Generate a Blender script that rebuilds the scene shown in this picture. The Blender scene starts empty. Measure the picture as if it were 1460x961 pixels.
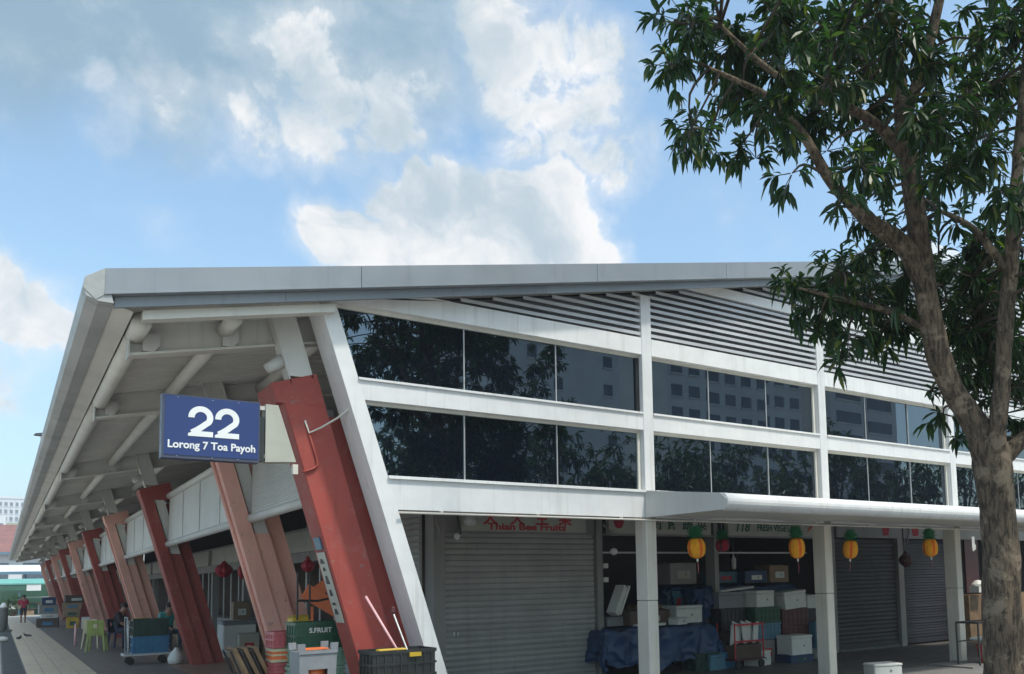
import bpy, math, random
from mathutils import Vector, Matrix
random.seed(7)
R = math.radians
sc = bpy.context.scene
COL = sc.collection

# ------------------------------------------------------------------ camera
cam = bpy.data.cameras.new("camera")
cam.sensor_fit = 'HORIZONTAL'; cam.sensor_width = 36.0
cam.lens = 1217.79 / 1460 * 36.0
cam.shift_x = (730 - 890.57) / 1460
cam.shift_y = (721.79 - 480.5) / 1460
cam.clip_start = 0.05; cam.clip_end = 5000
camo = bpy.data.objects.new("camera", cam); COL.objects.link(camo)
CX = Vector((0.8075, -0.5895, -0.0234)).normalized()
CD = Vector((0.589, 0.8030, 0.0880)).normalized()
CZ = -(CD - CX * CD.dot(CX)).normalized()
CY = CZ.cross(CX)
M = Matrix((CX, CY, CZ)).transposed().to_4x4()
M.translation = (0, 0, 1.55)
camo.matrix_world = M
sc.camera = camo

# ------------------------------------------------------------------ light
SUN_EL, SUN_AZ = R(62), R(163)          # azimuth from +Y towards +X
sd = Vector((math.sin(SUN_AZ) * math.cos(SUN_EL), math.cos(SUN_AZ) * math.cos(SUN_EL), math.sin(SUN_EL)))
sun = bpy.data.lights.new("sun", 'SUN'); sun.energy = 1.8; sun.angle = R(4); sun.color = (1.0, 0.94, 0.86)
suno = bpy.data.objects.new("sun", sun); COL.objects.link(suno)
suno.rotation_euler = sd.to_track_quat('Z', 'Y').to_euler(); suno.location = (0, 0, 60)

world = bpy.data.worlds.new("World"); sc.world = world; world.use_nodes = True
wn = world.node_tree; wn.nodes.clear()
class G:
    """small node-graph helper"""
    def __init__(s, t): s.t = t
    def n(s, typ, **k):
        x = s.t.nodes.new(typ)
        ins = k.pop('ins', {})
        for a, b in k.items(): setattr(x, a, b)
        for a, b in ins.items():
            if isinstance(b, bpy.types.NodeSocket): s.t.links.new(b, x.inputs[a])
            else: x.inputs[a].default_value = b
        return x
    def math(s, op, a, b=0.0, clamp=False):
        x = s.n('ShaderNodeMath', operation=op, use_clamp=clamp, ins={0: a, 1: b}); return x.outputs[0]
    def mix(s, f, a, b, mode='MIX'):
        x = s.n('ShaderNodeMix', data_type='RGBA', blend_type=mode, ins={0: f, 6: a, 7: b}); return x.outputs[2]
    def ramp(s, v, lo, hi, a=0.0, b=1.0, smooth=True):
        x = s.n('ShaderNodeMapRange', ins={0: v, 1: lo, 2: hi, 3: a, 4: b})
        x.interpolation_type = 'SMOOTHSTEP' if smooth else 'LINEAR'; return x.outputs[0]
    def noise(s, vec, scale, detail=4, rough=0.5, dist=0.0):
        x = s.n('ShaderNodeTexNoise', ins={'Scale': scale, 'Detail': detail, 'Roughness': rough, 'Distortion': dist})
        s.t.links.new(vec, x.inputs['Vector']); return x.outputs[0]
g = G(wn)
sky = g.n('ShaderNodeTexSky', sky_type='NISHITA', sun_disc=False, sun_elevation=SUN_EL, sun_rotation=SUN_AZ,
          air_density=1.0, dust_density=2.6, ozone_density=1.4)
tc = g.n('ShaderNodeTexCoord').outputs['Generated']
nrm = g.n('ShaderNodeVectorMath', operation='NORMALIZE', ins={0: tc}).outputs[0]
w1 = g.n('ShaderNodeTexNoise', ins={'Scale': 5.0, 'Detail': 4.0, 'Roughness': 0.55}); wn.links.new(nrm, w1.inputs['Vector'])
wv = g.n('ShaderNodeVectorMath', operation='SUBTRACT', ins={0: w1.outputs['Color'], 1: (0.5, 0.5, 0.5)}).outputs[0]
wv = g.n('ShaderNodeVectorMath', operation='SCALE', ins={0: wv, 'Scale': 0.16}).outputs[0]
wdir = g.n('ShaderNodeVectorMath', operation='ADD', ins={0: nrm, 1: wv}).outputs[0]
CLOUDS = [
    (0.020, 0.964, 0.264, 0.086, 1.10),
    (-0.013, 0.961, 0.277, 0.083, 1.00),
    (0.000, 0.979, 0.204, 0.077, 0.60),
    (0.035, 0.958, 0.285, 0.043, 0.70),
    (-0.026, 0.977, 0.213, 0.081, 0.80),
    (0.353, 0.839, 0.414, 0.065, 1.25),
    (0.330, 0.860, 0.389, 0.074, 1.20),
    (0.287, 0.889, 0.358, 0.064, 1.20),
    (0.397, 0.829, 0.393, 0.105, 1.30),
    (0.452, 0.803, 0.389, 0.107, 1.30),
    (0.491, 0.776, 0.396, 0.097, 1.20),
    (0.529, 0.764, 0.368, 0.059, 1.00),
    (0.375, 0.854, 0.361, 0.115, 1.40),
    (0.446, 0.825, 0.346, 0.128, 1.40),
    (0.499, 0.791, 0.354, 0.099, 1.30),
    (0.322, 0.880, 0.350, 0.084, 1.30),
    (0.232, 0.831, 0.506, 0.102, 0.72),
    (0.275, 0.834, 0.478, 0.115, 0.72),
    (0.202, 0.868, 0.453, 0.093, 0.60),
    (0.152, 0.877, 0.456, 0.072, 0.52),
    (0.085, 0.885, 0.459, 0.033, 0.58),
    (0.103, 0.893, 0.438, 0.053, 0.48),
    (0.311, 0.812, 0.494, 0.107, 0.60),
    (0.357, 0.775, 0.521, 0.117, 0.60),
    (0.431, 0.730, 0.531, 0.128, 0.66),
    (0.381, 0.727, 0.571, 0.097, 0.80),
    (0.475, 0.705, 0.526, 0.101, 0.78),
    (0.511, 0.680, 0.525, 0.055, 0.50),
    (0.470, 0.741, 0.479, 0.113, 0.80),
    (0.520, 0.727, 0.448, 0.076, 0.90),
    (0.545, 0.711, 0.444, 0.048, 0.60),
    (0.461, 0.770, 0.442, 0.095, 0.62),
    (0.540, 0.696, 0.472, 0.038, 0.45),
]
VEIL = [
    (0.014, 0.857, 0.515, 0.184, 0.80),
    (0.143, 0.831, 0.538, 0.208, 0.90),
    (0.273, 0.786, 0.555, 0.172, 0.80),
    (0.079, 0.870, 0.487, 0.120, 0.50),
    (0.387, 0.740, 0.551, 0.125, 0.40),
]

def field(lst):
    f = None
    for (dx, dy, dz, rad, wt) in lst:
        d = g.n('ShaderNodeVectorMath', operation='DISTANCE', ins={0: wdir, 1: (dx, dy, dz)}).outputs['Value']
        b = g.ramp(d, rad, rad * 0.12, 0.0, wt)
        f = b if f is None else g.math('MAXIMUM', f, b)
    return f
cl_field = field(CLOUDS); veil = field(VEIL)
fine = g.noise(nrm, 13.0, 10, 0.64, 0.25)
big = g.noise(nrm, 2.6, 4, 0.55, 0.2)
nsum = g.math('ADD', g.math('MULTIPLY', g.math('SUBTRACT', fine, 0.5), 1.75), g.math('MULTIPLY', g.math('SUBTRACT', big, 0.56), 0.8))
dens = g.math('ADD', nsum, g.math('SUBTRACT', cl_field, 0.36))
soft = g.ramp(dens, -0.45, 0.45, 0.0, 0.62)
crisp = g.ramp(dens, -0.04, 0.26, 0.0, 0.96)
alpha = g.math('MAXIMUM', soft, crisp)
shade_n = g.noise(wdir, 9.0, 7, 0.6, 0.2)
cbri = g.math('ADD', g.ramp(shade_n, 0.34, 0.66, 0.58, 0.40), g.math('MULTIPLY', g.ramp(dens, 0.0, 0.35, 0.04, 0.0), 1.0))
ccol = g.mix(g.ramp(shade_n, 0.38, 0.66), (1.0, 0.99, 0.98, 1), (0.74, 0.89, 1.0, 1))
valpha = g.ramp(g.math('ADD', veil, g.math('MULTIPLY', g.math('SUBTRACT', big, 0.5), 0.8)), 0.02, 0.75, 0.0, 0.85)
skc = g.mix(1.0, sky.outputs[0], (0.92, 1.06, 1.0, 1), 'MULTIPLY')
bg1 = g.n('ShaderNodeBackground', ins={'Color': skc, 'Strength': 0.15})
bg2 = g.n('ShaderNodeBackground', ins={'Color': ccol, 'Strength': cbri})
bg3 = g.n('ShaderNodeBackground', ins={'Color': (0.52, 0.79, 1.0, 1), 'Strength': 0.31})
mv = g.n('ShaderNodeMixShader', ins={0: valpha, 1: bg1.outputs[0], 2: bg3.outputs[0]})
mx = g.n('ShaderNodeMixShader', ins={0: alpha, 1: mv.outputs[0], 2: bg2.outputs[0]})
wo = g.n('ShaderNodeOutputWorld'); wn.links.new(mx.outputs[0], wo.inputs[0])

sc.view_settings.view_transform = 'Standard'; sc.view_settings.look = 'None'
sc.view_settings.exposure = 0.85; sc.view_settings.gamma = 1.0
sc.view_settings.use_curve_mapping = False

# ------------------------------------------------------------------ materials
MATS = {}
def mat(name, col, rough=0.6, var=0.12, scale=3.0, bump=0.0, bscale=40.0, metal=0.0, streak=0.0, dirt=None, spec=0.5, col2=None, patch=None):
    m = bpy.data.materials.new(name); m.use_nodes = True; MATS[name] = m
    t = m.node_tree; q = G(t); bs = t.nodes['Principled BSDF']
    pos = q.n('ShaderNodeNewGeometry').outputs['Position']
    n1 = q.noise(pos, scale, 6, 0.6)
    c = tuple(col) + (1,)
    lo = tuple(x * (1 - var) for x in col) + (1,); hi = tuple(min(1, x * (1 + var)) for x in col) + (1,)
    if col2: hi = tuple(col2) + (1,)
    out = q.mix(q.ramp(n1, 0.3, 0.7), lo, hi)
    oi = q.n('ShaderNodeObjectInfo').outputs['Random']
    out = q.mix(1.0, out, q.n('ShaderNodeCombineColor', ins={0: q.ramp(oi, 0, 1, 0.93, 1.05, False), 1: q.ramp(oi, 0, 1, 0.93, 1.05, False), 2: q.ramp(oi, 0, 1, 0.94, 1.04, False)}).outputs[0], 'MULTIPLY')
    if streak:
        mp = q.n('ShaderNodeMapping', ins={0: pos, 3: (13.0, 13.0, 0.55)}).outputs[0]
        n2 = q.noise(mp, 1.0, 5, 0.65)
        out = q.mix(q.ramp(n2, 0.5, 0.8, 0.0, streak), out, (dirt or (0.16, 0.14, 0.11)) + (1,))
    elif dirt:
        n2 = q.noise(pos, scale * 0.6 + 0.3, 8, 0.7, 0.5)
        out = q.mix(q.ramp(n2, 0.5, 0.75, 0.0, 0.55), out, tuple(dirt) + (1,))
    if patch:
        n3 = q.noise(pos, 3.2, 10, 0.74, 0.7)
        out = q.mix(q.ramp(n3, 0.545, 0.59, 0.0, 0.6), out, tuple(patch) + (1,))
        n4 = q.noise(pos, 7.0, 8, 0.75, 0.4)
        out = q.mix(q.ramp(n4, 0.605, 0.64, 0.0, 0.55), out, (0.20, 0.17, 0.15, 1))
    t.links.new(out, bs.inputs['Base Color'])
    rr = q.ramp(q.noise(pos, scale * 4, 4, 0.6), 0.3, 0.7, max(0.02, rough - 0.07), min(1, rough + 0.07))
    t.links.new(rr, bs.inputs['Roughness'])
    bs.inputs['Metallic'].default_value = metal
    bs.inputs['Specular IOR Level'].default_value = spec
    if bump:
        bn = q.n('ShaderNodeBump', ins={'Strength': bump, 'Distance': 0.01, 'Height': q.noise(pos, bscale, 6, 0.65)})
        t.links.new(bn.outputs[0], bs.inputs['Normal'])
    return m
mat('white_paint', (0.70, 0.70, 0.69), 0.5, 0.05, 2.5, 0.08, 30, streak=0.5, dirt=(0.36, 0.33, 0.28))
mat('cream_paint', (0.66, 0.64, 0.57), 0.5, 0.06, 2.0, 0.08, 30, streak=0.22, dirt=(0.30, 0.27, 0.22))
mat('post_cream', (0.62, 0.58, 0.50), 0.55, 0.06, 2.0, 0.12, 40, streak=0.5, dirt=(0.33, 0.30, 0.25))
mat('soffit_grey', (0.60, 0.58, 0.53), 0.6, 0.08, 1.5, 0.06, 30, dirt=(0.46, 0.44, 0.40))
mat('steel_grey', (0.58, 0.57, 0.53), 0.5, 0.06, 1.5, 0.06, 30, streak=0.25, dirt=(0.25, 0.23, 0.2))
mat('roof_metal', (0.225, 0.25, 0.275), 0.42, 0.06, 1.2, 0.05, 30, metal=0.0, streak=0.5, dirt=(0.16, 0.165, 0.17))
mat('gutter_metal', (0.36, 0.37, 0.36), 0.45, 0.12, 1.5, 0.08, 30, dirt=(0.15, 0.15, 0.14))
mat('red_concrete', (0.31, 0.054, 0.041), 0.62, 0.10, 1.6, 0.2, 60, streak=0.45, dirt=(0.15, 0.032, 0.028), patch=(0.32, 0.085, 0.07))
mat('pink_concrete', (0.72, 0.37, 0.295), 0.65, 0.08, 1.6, 0.2, 60, streak=0.4, dirt=(0.40, 0.22, 0.18), patch=(0.70, 0.42, 0.35))
mat('louvre_white', (0.50, 0.51, 0.53), 0.45, 0.06, 2.0, streak=0.2, dirt=(0.3, 0.3, 0.3))
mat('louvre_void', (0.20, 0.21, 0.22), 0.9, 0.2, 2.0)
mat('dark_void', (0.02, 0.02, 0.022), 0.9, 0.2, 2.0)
mat('shutter_grey', (0.33, 0.325, 0.31), 0.5, 0.10, 2.0, 0.05, 30, streak=0.35, dirt=(0.17, 0.17, 0.16))
mat('shutter_dark', (0.030, 0.030, 0.029), 0.5, 0.12, 2.0, 0.05, 30, streak=0.3, dirt=(0.05, 0.05, 0.05))
mat('shutter_blue', (0.018, 0.019, 0.028), 0.5, 0.12, 2.0, streak=0.3, dirt=(0.04, 0.04, 0.05))
mat('pillar_grey', (0.25, 0.245, 0.23), 0.6, 0.1, 2.0, 0.15, 50, streak=0.4, dirt=(0.16, 0.15, 0.13))
mat('sign_cream', (0.40, 0.40, 0.34), 0.45, 0.06, 4.0, dirt=(0.38, 0.37, 0.32))
mat('forecourt', (0.17, 0.165, 0.155), 0.8, 0.15, 0.9, 0.3, 60, dirt=(0.11, 0.105, 0.095))
mat('sign_red', (0.45, 0.03, 0.03), 0.5, 0.1)
mat('sign_green', (0.02, 0.10, 0.05), 0.5, 0.1)
mat('sign_blue', (0.014, 0.036, 0.15), 0.35, 0.06, 2.0)
mat('sign_frame', (0.05, 0.06, 0.10), 0.4, 0.1)
mat('letter_white', (0.78, 0.79, 0.78), 0.45, 0.04)
mat('letter_pale', (0.6, 0.62, 0.58), 0.5, 0.05)
mat('black_ink', (0.02, 0.02, 0.02), 0.5, 0.1)
mat('concrete_ground', (0.30, 0.29, 0.27), 0.8, 0.12, 0.8, 0.3, 60, dirt=(0.20, 0.19, 0.17))
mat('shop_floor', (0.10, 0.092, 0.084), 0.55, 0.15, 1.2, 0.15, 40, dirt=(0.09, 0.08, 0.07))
mat('dark_tile', (0.20, 0.17, 0.145), 0.5, 0.2, 3.0, 0.1, 40, dirt=(0.09, 0.075, 0.065))
mat('brown_tile', (0.30, 0.18, 0.125), 0.5, 0.15, 3.0, 0.1, 40, dirt=(0.16, 0.10, 0.07))
mat('beige_tile', (0.62, 0.50, 0.35), 0.5, 0.07, 4.0, 0.08, 40, dirt=(0.35, 0.29, 0.21))
mat('grout', (0.25, 0.22, 0.17), 0.9, 0.1, 4.0)
mat('drain_metal', (0.09, 0.095, 0.09), 0.6, 0.2, 6.0, 0.1, 40)
mat('bark_twig', (0.07, 0.055, 0.038), 0.85, 0.4, 9.0)
mat('tarp_blue', (0.014, 0.042, 0.11), 0.45, 0.25, 3.0, 0.3, 25)
mat('plastic_blue', (0.03, 0.16, 0.30), 0.4, 0.12, 5.0)
mat('plastic_lightblue', (0.07, 0.18, 0.25), 0.4, 0.12, 5.0)
mat('plastic_green', (0.012, 0.075, 0.04), 0.4, 0.12, 5.0)
mat('plastic_pale_green', (0.20, 0.34, 0.24), 0.4, 0.15, 5.0)
mat('plastic_dark_green', (0.012, 0.045, 0.035), 0.4, 0.15, 5.0)
mat('plastic_grey', (0.20, 0.215, 0.23), 0.45, 0.08, 5.0, dirt=(0.18, 0.18, 0.18))
mat('plastic_black', (0.022, 0.024, 0.024), 0.4, 0.2, 5.0)
mat('plastic_orange', (0.75, 0.17, 0.05), 0.4, 0.1, 5.0)
mat('plastic_pink', (0.42, 0.10, 0.11), 0.4, 0.15, 5.0)
mat('plastic_yellow', (0.55, 0.36, 0.03), 0.4, 0.12, 5.0)
mat('plastic_red', (0.48, 0.025, 0.04), 0.35, 0.12, 5.0)
mat('plastic_maroon', (0.075, 0.016, 0.02), 0.45, 0.15, 5.0)
mat('plastic_lime', (0.30, 0.36, 0.09), 0.4, 0.1, 5.0)
mat('plastic_cream', (0.50, 0.44, 0.28), 0.4, 0.1, 5.0)
mat('styrofoam', (0.60, 0.60, 0.56), 0.75, 0.05, 8.0, 0.2, 120, dirt=(0.52, 0.50, 0.45))
mat('cardboard', (0.27, 0.19, 0.12), 0.8, 0.15, 4.0, 0.1, 60)
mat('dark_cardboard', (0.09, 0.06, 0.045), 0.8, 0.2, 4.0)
mat('wood', (0.24, 0.15, 0.08), 0.6, 0.25, 6.0)
mat('metal_pale', (0.50, 0.51, 0.50), 0.35, 0.1, 5.0, metal=0.3)
mat('metal_dark', (0.03, 0.03, 0.032), 0.45, 0.2, 5.0)
mat('rubber', (0.015, 0.015, 0.015), 0.7, 0.2, 5.0)
mat('tube_pink', (0.75, 0.42, 0.42), 0.4, 0.05)
mat('paper_yellow', (0.85, 0.36, 0.01), 0.75, 0.10, 14.0)
mat('paper_orange', (0.80, 0.14, 0.01), 0.75, 0.10, 14.0)
mat('paper_green', (0.012, 0.17, 0.06), 0.75, 0.25, 14.0)
mat('paper_red', (0.35, 0.012, 0.03), 0.7, 0.15, 14.0)
mat('skin', (0.36, 0.21, 0.145), 0.55, 0.08, 8.0)
mat('hair', (0.015, 0.012, 0.011), 0.6, 0.2, 20.0)
mat('cloth_red', (0.40, 0.03, 0.06), 0.8, 0.12, 12.0)
mat('cloth_dark', (0.035, 0.03, 0.04), 0.8, 0.2, 12.0)
mat('cloth_teal', (0.05, 0.27, 0.26), 0.8, 0.12, 12.0)
mat('cloth_navy', (0.03, 0.04, 0.075), 0.8, 0.15, 12.0)
mat('feather', (0.06, 0.06, 0.07), 0.7, 0.3, 40.0)
mat('far_white', (0.62, 0.64, 0.66), 0.7, 0.05, 0.3)
mat('far_grey', (0.72, 0.72, 0.70), 0.7, 0.08, 0.3)
mat('far_window', (0.10, 0.125, 0.16), 0.2, 0.3, 0.5)
mat('far_green', (0.30, 0.34, 0.20), 0.7, 0.08, 0.3)
mat('roof_tile_red', (0.21, 0.095, 0.085), 0.75, 0.15, 1.5, 0.2, 8)
mat('awning_teal', (0.14, 0.38, 0.33), 0.5, 0.1, 1.0)
mat('awning_green', (0.05, 0.125, 0.09), 0.5, 0.12, 1.0)
mat('trim_blue', (0.10, 0.20, 0.27), 0.5, 0.1, 1.0)

def glass_mat():
    m = bpy.data.materials.new('tinted_glass'); m.use_nodes = True; MATS['tinted_glass'] = m
    t = m.node_tree; q = G(t); bs = t.nodes['Principled BSDF']
    bs.inputs['Base Color'].default_value = (0.003, 0.005, 0.009, 1)
    bs.inputs['IOR'].default_value = 2.3
    bs.inputs['Specular Tint'].default_value = (0.72, 0.87, 1.0, 1)
    pos = q.n('ShaderNodeNewGeometry').outputs['Position']
    t.links.new(q.ramp(q.noise(pos, 2.5, 6, 0.65), 0.35, 0.75, 0.004, 0.022), bs.inputs['Roughness'])
    bn = q.n('ShaderNodeBump', ins={'Strength': 0.008, 'Distance': 0.05, 'Height': q.noise(pos, 1.1, 2, 0.4)})
    t.links.new(bn.outputs[0], bs.inputs['Normal'])
glass_mat()
def bark_mat():
    m = bpy.data.materials.new('bark'); m.use_nodes = True; MATS['bark'] = m
    t = m.node_tree; q = G(t); bs = t.nodes['Principled BSDF']
    pos = q.n('ShaderNodeNewGeometry').outputs['Position']
    mp = q.n('ShaderNodeMapping', ins={0: pos, 3: (1.0, 1.0, 0.22)}).outputs[0]
    fis = q.noise(mp, 34.0, 7, 0.62, 0.6); blot = q.noise(pos, 5.0, 6, 0.7, 0.4); fine_ = q.noise(pos, 70.0, 4, 0.6)
    c = q.mix(q.ramp(fis, 0.36, 0.60), (0.035, 0.025, 0.017, 1), (0.15, 0.108, 0.07, 1))
    c = q.mix(q.ramp(blot, 0.50, 0.62, 0, 0.85), c, (0.27, 0.205, 0.14, 1))
    c = q.mix(q.ramp(blot, 0.44, 0.30, 0, 0.7), c, (0.030, 0.025, 0.018, 1))
    t.links.new(c, bs.inputs['Base Color']); bs.inputs['Roughness'].default_value = 0.9
    h = q.math('ADD', q.math('MULTIPLY', fis, 1.0), q.math('MULTIPLY', fine_, 0.35))
    bn = q.n('ShaderNodeBump', ins={'Strength': 0.9, 'Distance': 0.03, 'Height': h}); t.links.new(bn.outputs[0], bs.inputs['Normal'])
bark_mat()
def leaf_mat():
    m = bpy.data.materials.new('leaf'); m.use_nodes = True; MATS['leaf'] = m
    t = m.node_tree; q = G(t); bs = t.nodes['Principled BSDF']
    pos = q.n('ShaderNodeNewGeometry').outputs['Position']
    rnd = q.n('ShaderNodeNewGeometry').outputs['Random Per Island']
    c = q.mix(q.ramp(rnd, 0.0, 0.9), (0.012, 0.034, 0.014, 1), (0.032, 0.072, 0.02, 1))
    c = q.mix(q.ramp(rnd, 0.88, 0.99), c, (0.13, 0.145, 0.03, 1))
    c = q.mix(q.ramp(q.noise(pos, 1.7, 3, 0.5), 0.55, 0.75, 0, 0.5), c, (0.055, 0.11, 0.03, 1))
    t.links.new(c, bs.inputs['Base Color']); bs.inputs['Roughness'].default_value = 0.42
    tr = q.n('ShaderNodeBsdfTranslucent', ins={'Color': q.mix(1.0, c, (1.6, 2.2, 0.7, 1), 'MULTIPLY')})
    mx = q.n('ShaderNodeMixShader', ins={0: 0.30, 1: bs.outputs[0], 2: tr.outputs[0]})
    t.links.new(mx.outputs[0], t.nodes['Material Output'].inputs[0])
leaf_mat()

# ------------------------------------------------------------------ geometry helpers
WLOC = {}
def wl(o): return WLOC.get(o.name, Vector((0, 0, 0)))
def tag(o, label=None, cat=None, group=None, kind=None):
    if label: o['label'] = label
    if cat: o['category'] = cat
    if group: o['group'] = group
    if kind: o['kind'] = kind
    return o
def empty(name, loc, label, cat, group=None, rz=0.0):
    o = bpy.data.objects.new(name, None); COL.objects.link(o)
    o.location = loc; o.rotation_euler.z = rz; o.empty_display_size = 0.2
    WLOC[o.name] = Vector(loc)
    return tag(o, label, cat, group)
class MB:
    def __init__(s): s.v = []; s.f = []; s.mi = []; s.cur = 0
    def poly(s, pts):
        b = len(s.v); s.v += [Vector(p) for p in pts]; s.f.append(list(range(b, b + len(pts)))); s.mi.append(s.cur); return s
    def add(s, verts, faces):
        b = len(s.v); s.v += [Vector(p) for p in verts]
        for f in faces: s.f.append([b + i for i in f]); s.mi.append(s.cur)
        return s
    def hexa(s, c):      # c: 8 corners, bottom 4 ccw then top 4
        return s.add(c, [(3, 2, 1, 0), (4, 5, 6, 7), (0, 1, 5, 4), (1, 2, 6, 5), (2, 3, 7, 6), (3, 0, 4, 7)])
    def box(s, x0, x1, y0, y1, z0, z1):
        return s.hexa([(x0, y0, z0), (x1, y0, z0), (x1, y1, z0), (x0, y1, z0), (x0, y0, z1), (x1, y0, z1), (x1, y1, z1), (x0, y1, z1)])
    def bbox(s, x0, x1, y0, y1, z0, z1, b=0.01):   # box with chamfered vertical and top edges
        p = [(x0 + b, y0), (x1 - b, y0), (x1, y0 + b), (x1, y1 - b), (x1 - b, y1), (x0 + b, y1), (x0, y1 - b), (x0, y0 + b)]
        q = [(x0 + 2 * b, y0 + b), (x1 - 2 * b, y0 + b), (x1 - b, y0 + 2 * b), (x1 - b, y1 - 2 * b), (x1 - 2 * b, y1 - b), (x0 + 2 * b, y1 - b), (x0 + b, y1 - 2 * b), (x0 + b, y0 + 2 * b)]
        n = 8; vs = [(a, c, z0) for a, c in p] + [(a, c, z1 - b) for a, c in p] + [(a, c, z1) for a, c in q]
        fs = [tuple(range(n - 1, -1, -1)), tuple(range(2 * n, 3 * n))]
        for k in range(2):
            for i in range(n): j = (i + 1) % n; fs.append((k * n + i, k * n + j, k * n + n + j, k * n + n + i))
        return s.add(vs, fs)
    def obox(s, c, ax, ay, az):      # oriented box: centre and three half-extent vectors
        c, ax, ay, az = Vector(c), Vector(ax), Vector(ay), Vector(az)
        return s.hexa([c - ax - ay - az, c + ax - ay - az, c + ax + ay - az, c - ax + ay - az, c - ax - ay + az, c + ax - ay + az, c + ax + ay + az, c - ax + ay + az])
    def prism(s, pts, d):            # polygon pts extruded by vector d
        n = len(pts); d = Vector(d); a = [Vector(p) for p in pts]
        fs = [tuple(range(n - 1, -1, -1)), tuple(range(n, 2 * n))] + [(i, (i + 1) % n, n + (i + 1) % n, n + i) for i in range(n)]
        return s.add(a + [p + d for p in a], fs)
    def tube(s, pts, rad, n=8, caps=True, jitter=0.0):
        pts = [Vector(p) for p in pts]
        if not isinstance(rad, (list, tuple)): rad = [rad] * len(pts)
        b = len(s.v); up = None
        for i, p in enumerate(pts):
            t = (pts[min(i + 1, len(pts) - 1)] - pts[max(i - 1, 0)]).normalized()
            if up is None: up = Vector((0, 0, 1)) if abs(t.z) < 0.9 else Vector((1, 0, 0))
            u = (up - t * up.dot(t)).normalized(); w = t.cross(u); up = u
            for k in range(n):
                a = 2 * math.pi * k / n; r = rad[i] * (1 + random.uniform(-jitter, jitter))
                s.v.append(p + u * math.cos(a) * r + w * math.sin(a) * r)
        for i in range(len(pts) - 1):
            for k in range(n):
                k2 = (k + 1) % n; s.f.append([b + i * n + k, b + i * n + k2, b + (i + 1) * n + k2, b + (i + 1) * n + k]); s.mi.append(s.cur)
        if caps:
            s.f.append([b + k for k in range(n - 1, -1, -1)]); s.mi.append(s.cur)
            s.f.append([b + (len(pts) - 1) * n + k for k in range(n)]); s.mi.append(s.cur)
        return s
    def lathe(s, prof, c=(0, 0, 0), n=16, wob=None):
        b = len(s.v)
        for r, z in prof:
            for k in range(n):
                a = 2 * math.pi * k / n; rr = r * (wob(k) if wob else 1)
                s.v.append(Vector((c[0] + rr * math.cos(a), c[1] + rr * math.sin(a), c[2] + z)))
        for i in range(len(prof) - 1):
            for k in range(n):
                k2 = (k + 1) % n; s.f.append([b + i * n + k, b + i * n + k2, b + (i + 1) * n + k2, b + (i + 1) * n + k]); s.mi.append(s.cur)
        s.f.append([b + k for k in range(n - 1, -1, -1)]); s.mi.append(s.cur)
        s.f.append([b + (len(prof) - 1) * n + k for k in range(n)]); s.mi.append(s.cur)
        return s
    def mesh(s, name, mats, smooth=False, centre=True):
        me = bpy.data.meshes.new(name)
        c = Vector((0, 0, 0))
        if centre and s.v:
            lo = Vector([min(v[i] for v in s.v) for i in range(3)]); hi = Vector([max(v[i] for v in s.v) for i in range(3)])
            c = Vector(((lo.x + hi.x) / 2, (lo.y + hi.y) / 2, lo.z))
        me.from_pydata([tuple(v - c) for v in s.v], [], s.f)
        if isinstance(mats, str): mats = [mats]
        for k in mats: me.materials.append(MATS[k])
        if len(mats) > 1:
            for p, i in zip(me.polygons, s.mi): p.material_index = i
        if smooth:
            for p in me.polygons: p.use_smooth = True
        me.update()
        return me, c
    def build(s, name, mats, parent=None, smooth=False, world=True, **tg):
        me, c = s.mesh(name, mats, smooth)
        o = bpy.data.objects.new(name, me); COL.objects.link(o)
        if parent is not None:
            o.parent = parent
            o.location = c - wl(parent) if world else c
            if world: WLOC[o.name] = c.copy()
            else: WLOC[o.name] = wl(parent) + c
        else:
            o.location = c; WLOC[o.name] = c.copy()
        tag(o, tg.get('label'), tg.get('cat'), tg.get('group'), tg.get('kind'))
        return o
def box_part(name, m, parent, x0, x1, y0, y1, z0, z1, world=True, **tg):
    return MB().box(x0, x1, y0, y1, z0, z1).build(name, m, parent, world=world, **tg)
def copy_tree(o, parent=None):
    c = o.copy(); COL.objects.link(c); c.parent = parent
    for ch in o.children: copy_tree(ch, c)
    return c
def text(name, body, size, loc, parent, m, rx=90, rz=0, ext=0.004, off=0.0, align='CENTER', sx=1.0, shear=0.0):
    cu = bpy.data.curves.new(name, 'FONT'); cu.body = body; cu.size = size; cu.extrude = ext; cu.offset = off
    cu.align_x = align; cu.shear = shear; cu.resolution_u = 4
    t = bpy.data.objects.new(name, cu); COL.objects.link(t)
    dg = bpy.context.evaluated_depsgraph_get()
    me = bpy.data.meshes.new_from_object(t.evaluated_get(dg))
    bpy.data.objects.remove(t); 
    rot = Matrix.Rotation(R(rz), 4, 'Z') @ Matrix.Rotation(R(rx), 4, 'X') @ Matrix.Diagonal((sx, 1, 1, 1))
    me.transform(rot); me.materials.clear(); me.materials.append(MATS[m])
    for p in me.polygons: p.material_index = 0
    o = bpy.data.objects.new(name, me); COL.objects.link(o); o.parent = parent
    o.location = Vector(loc) - wl(parent)
    return o
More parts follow.
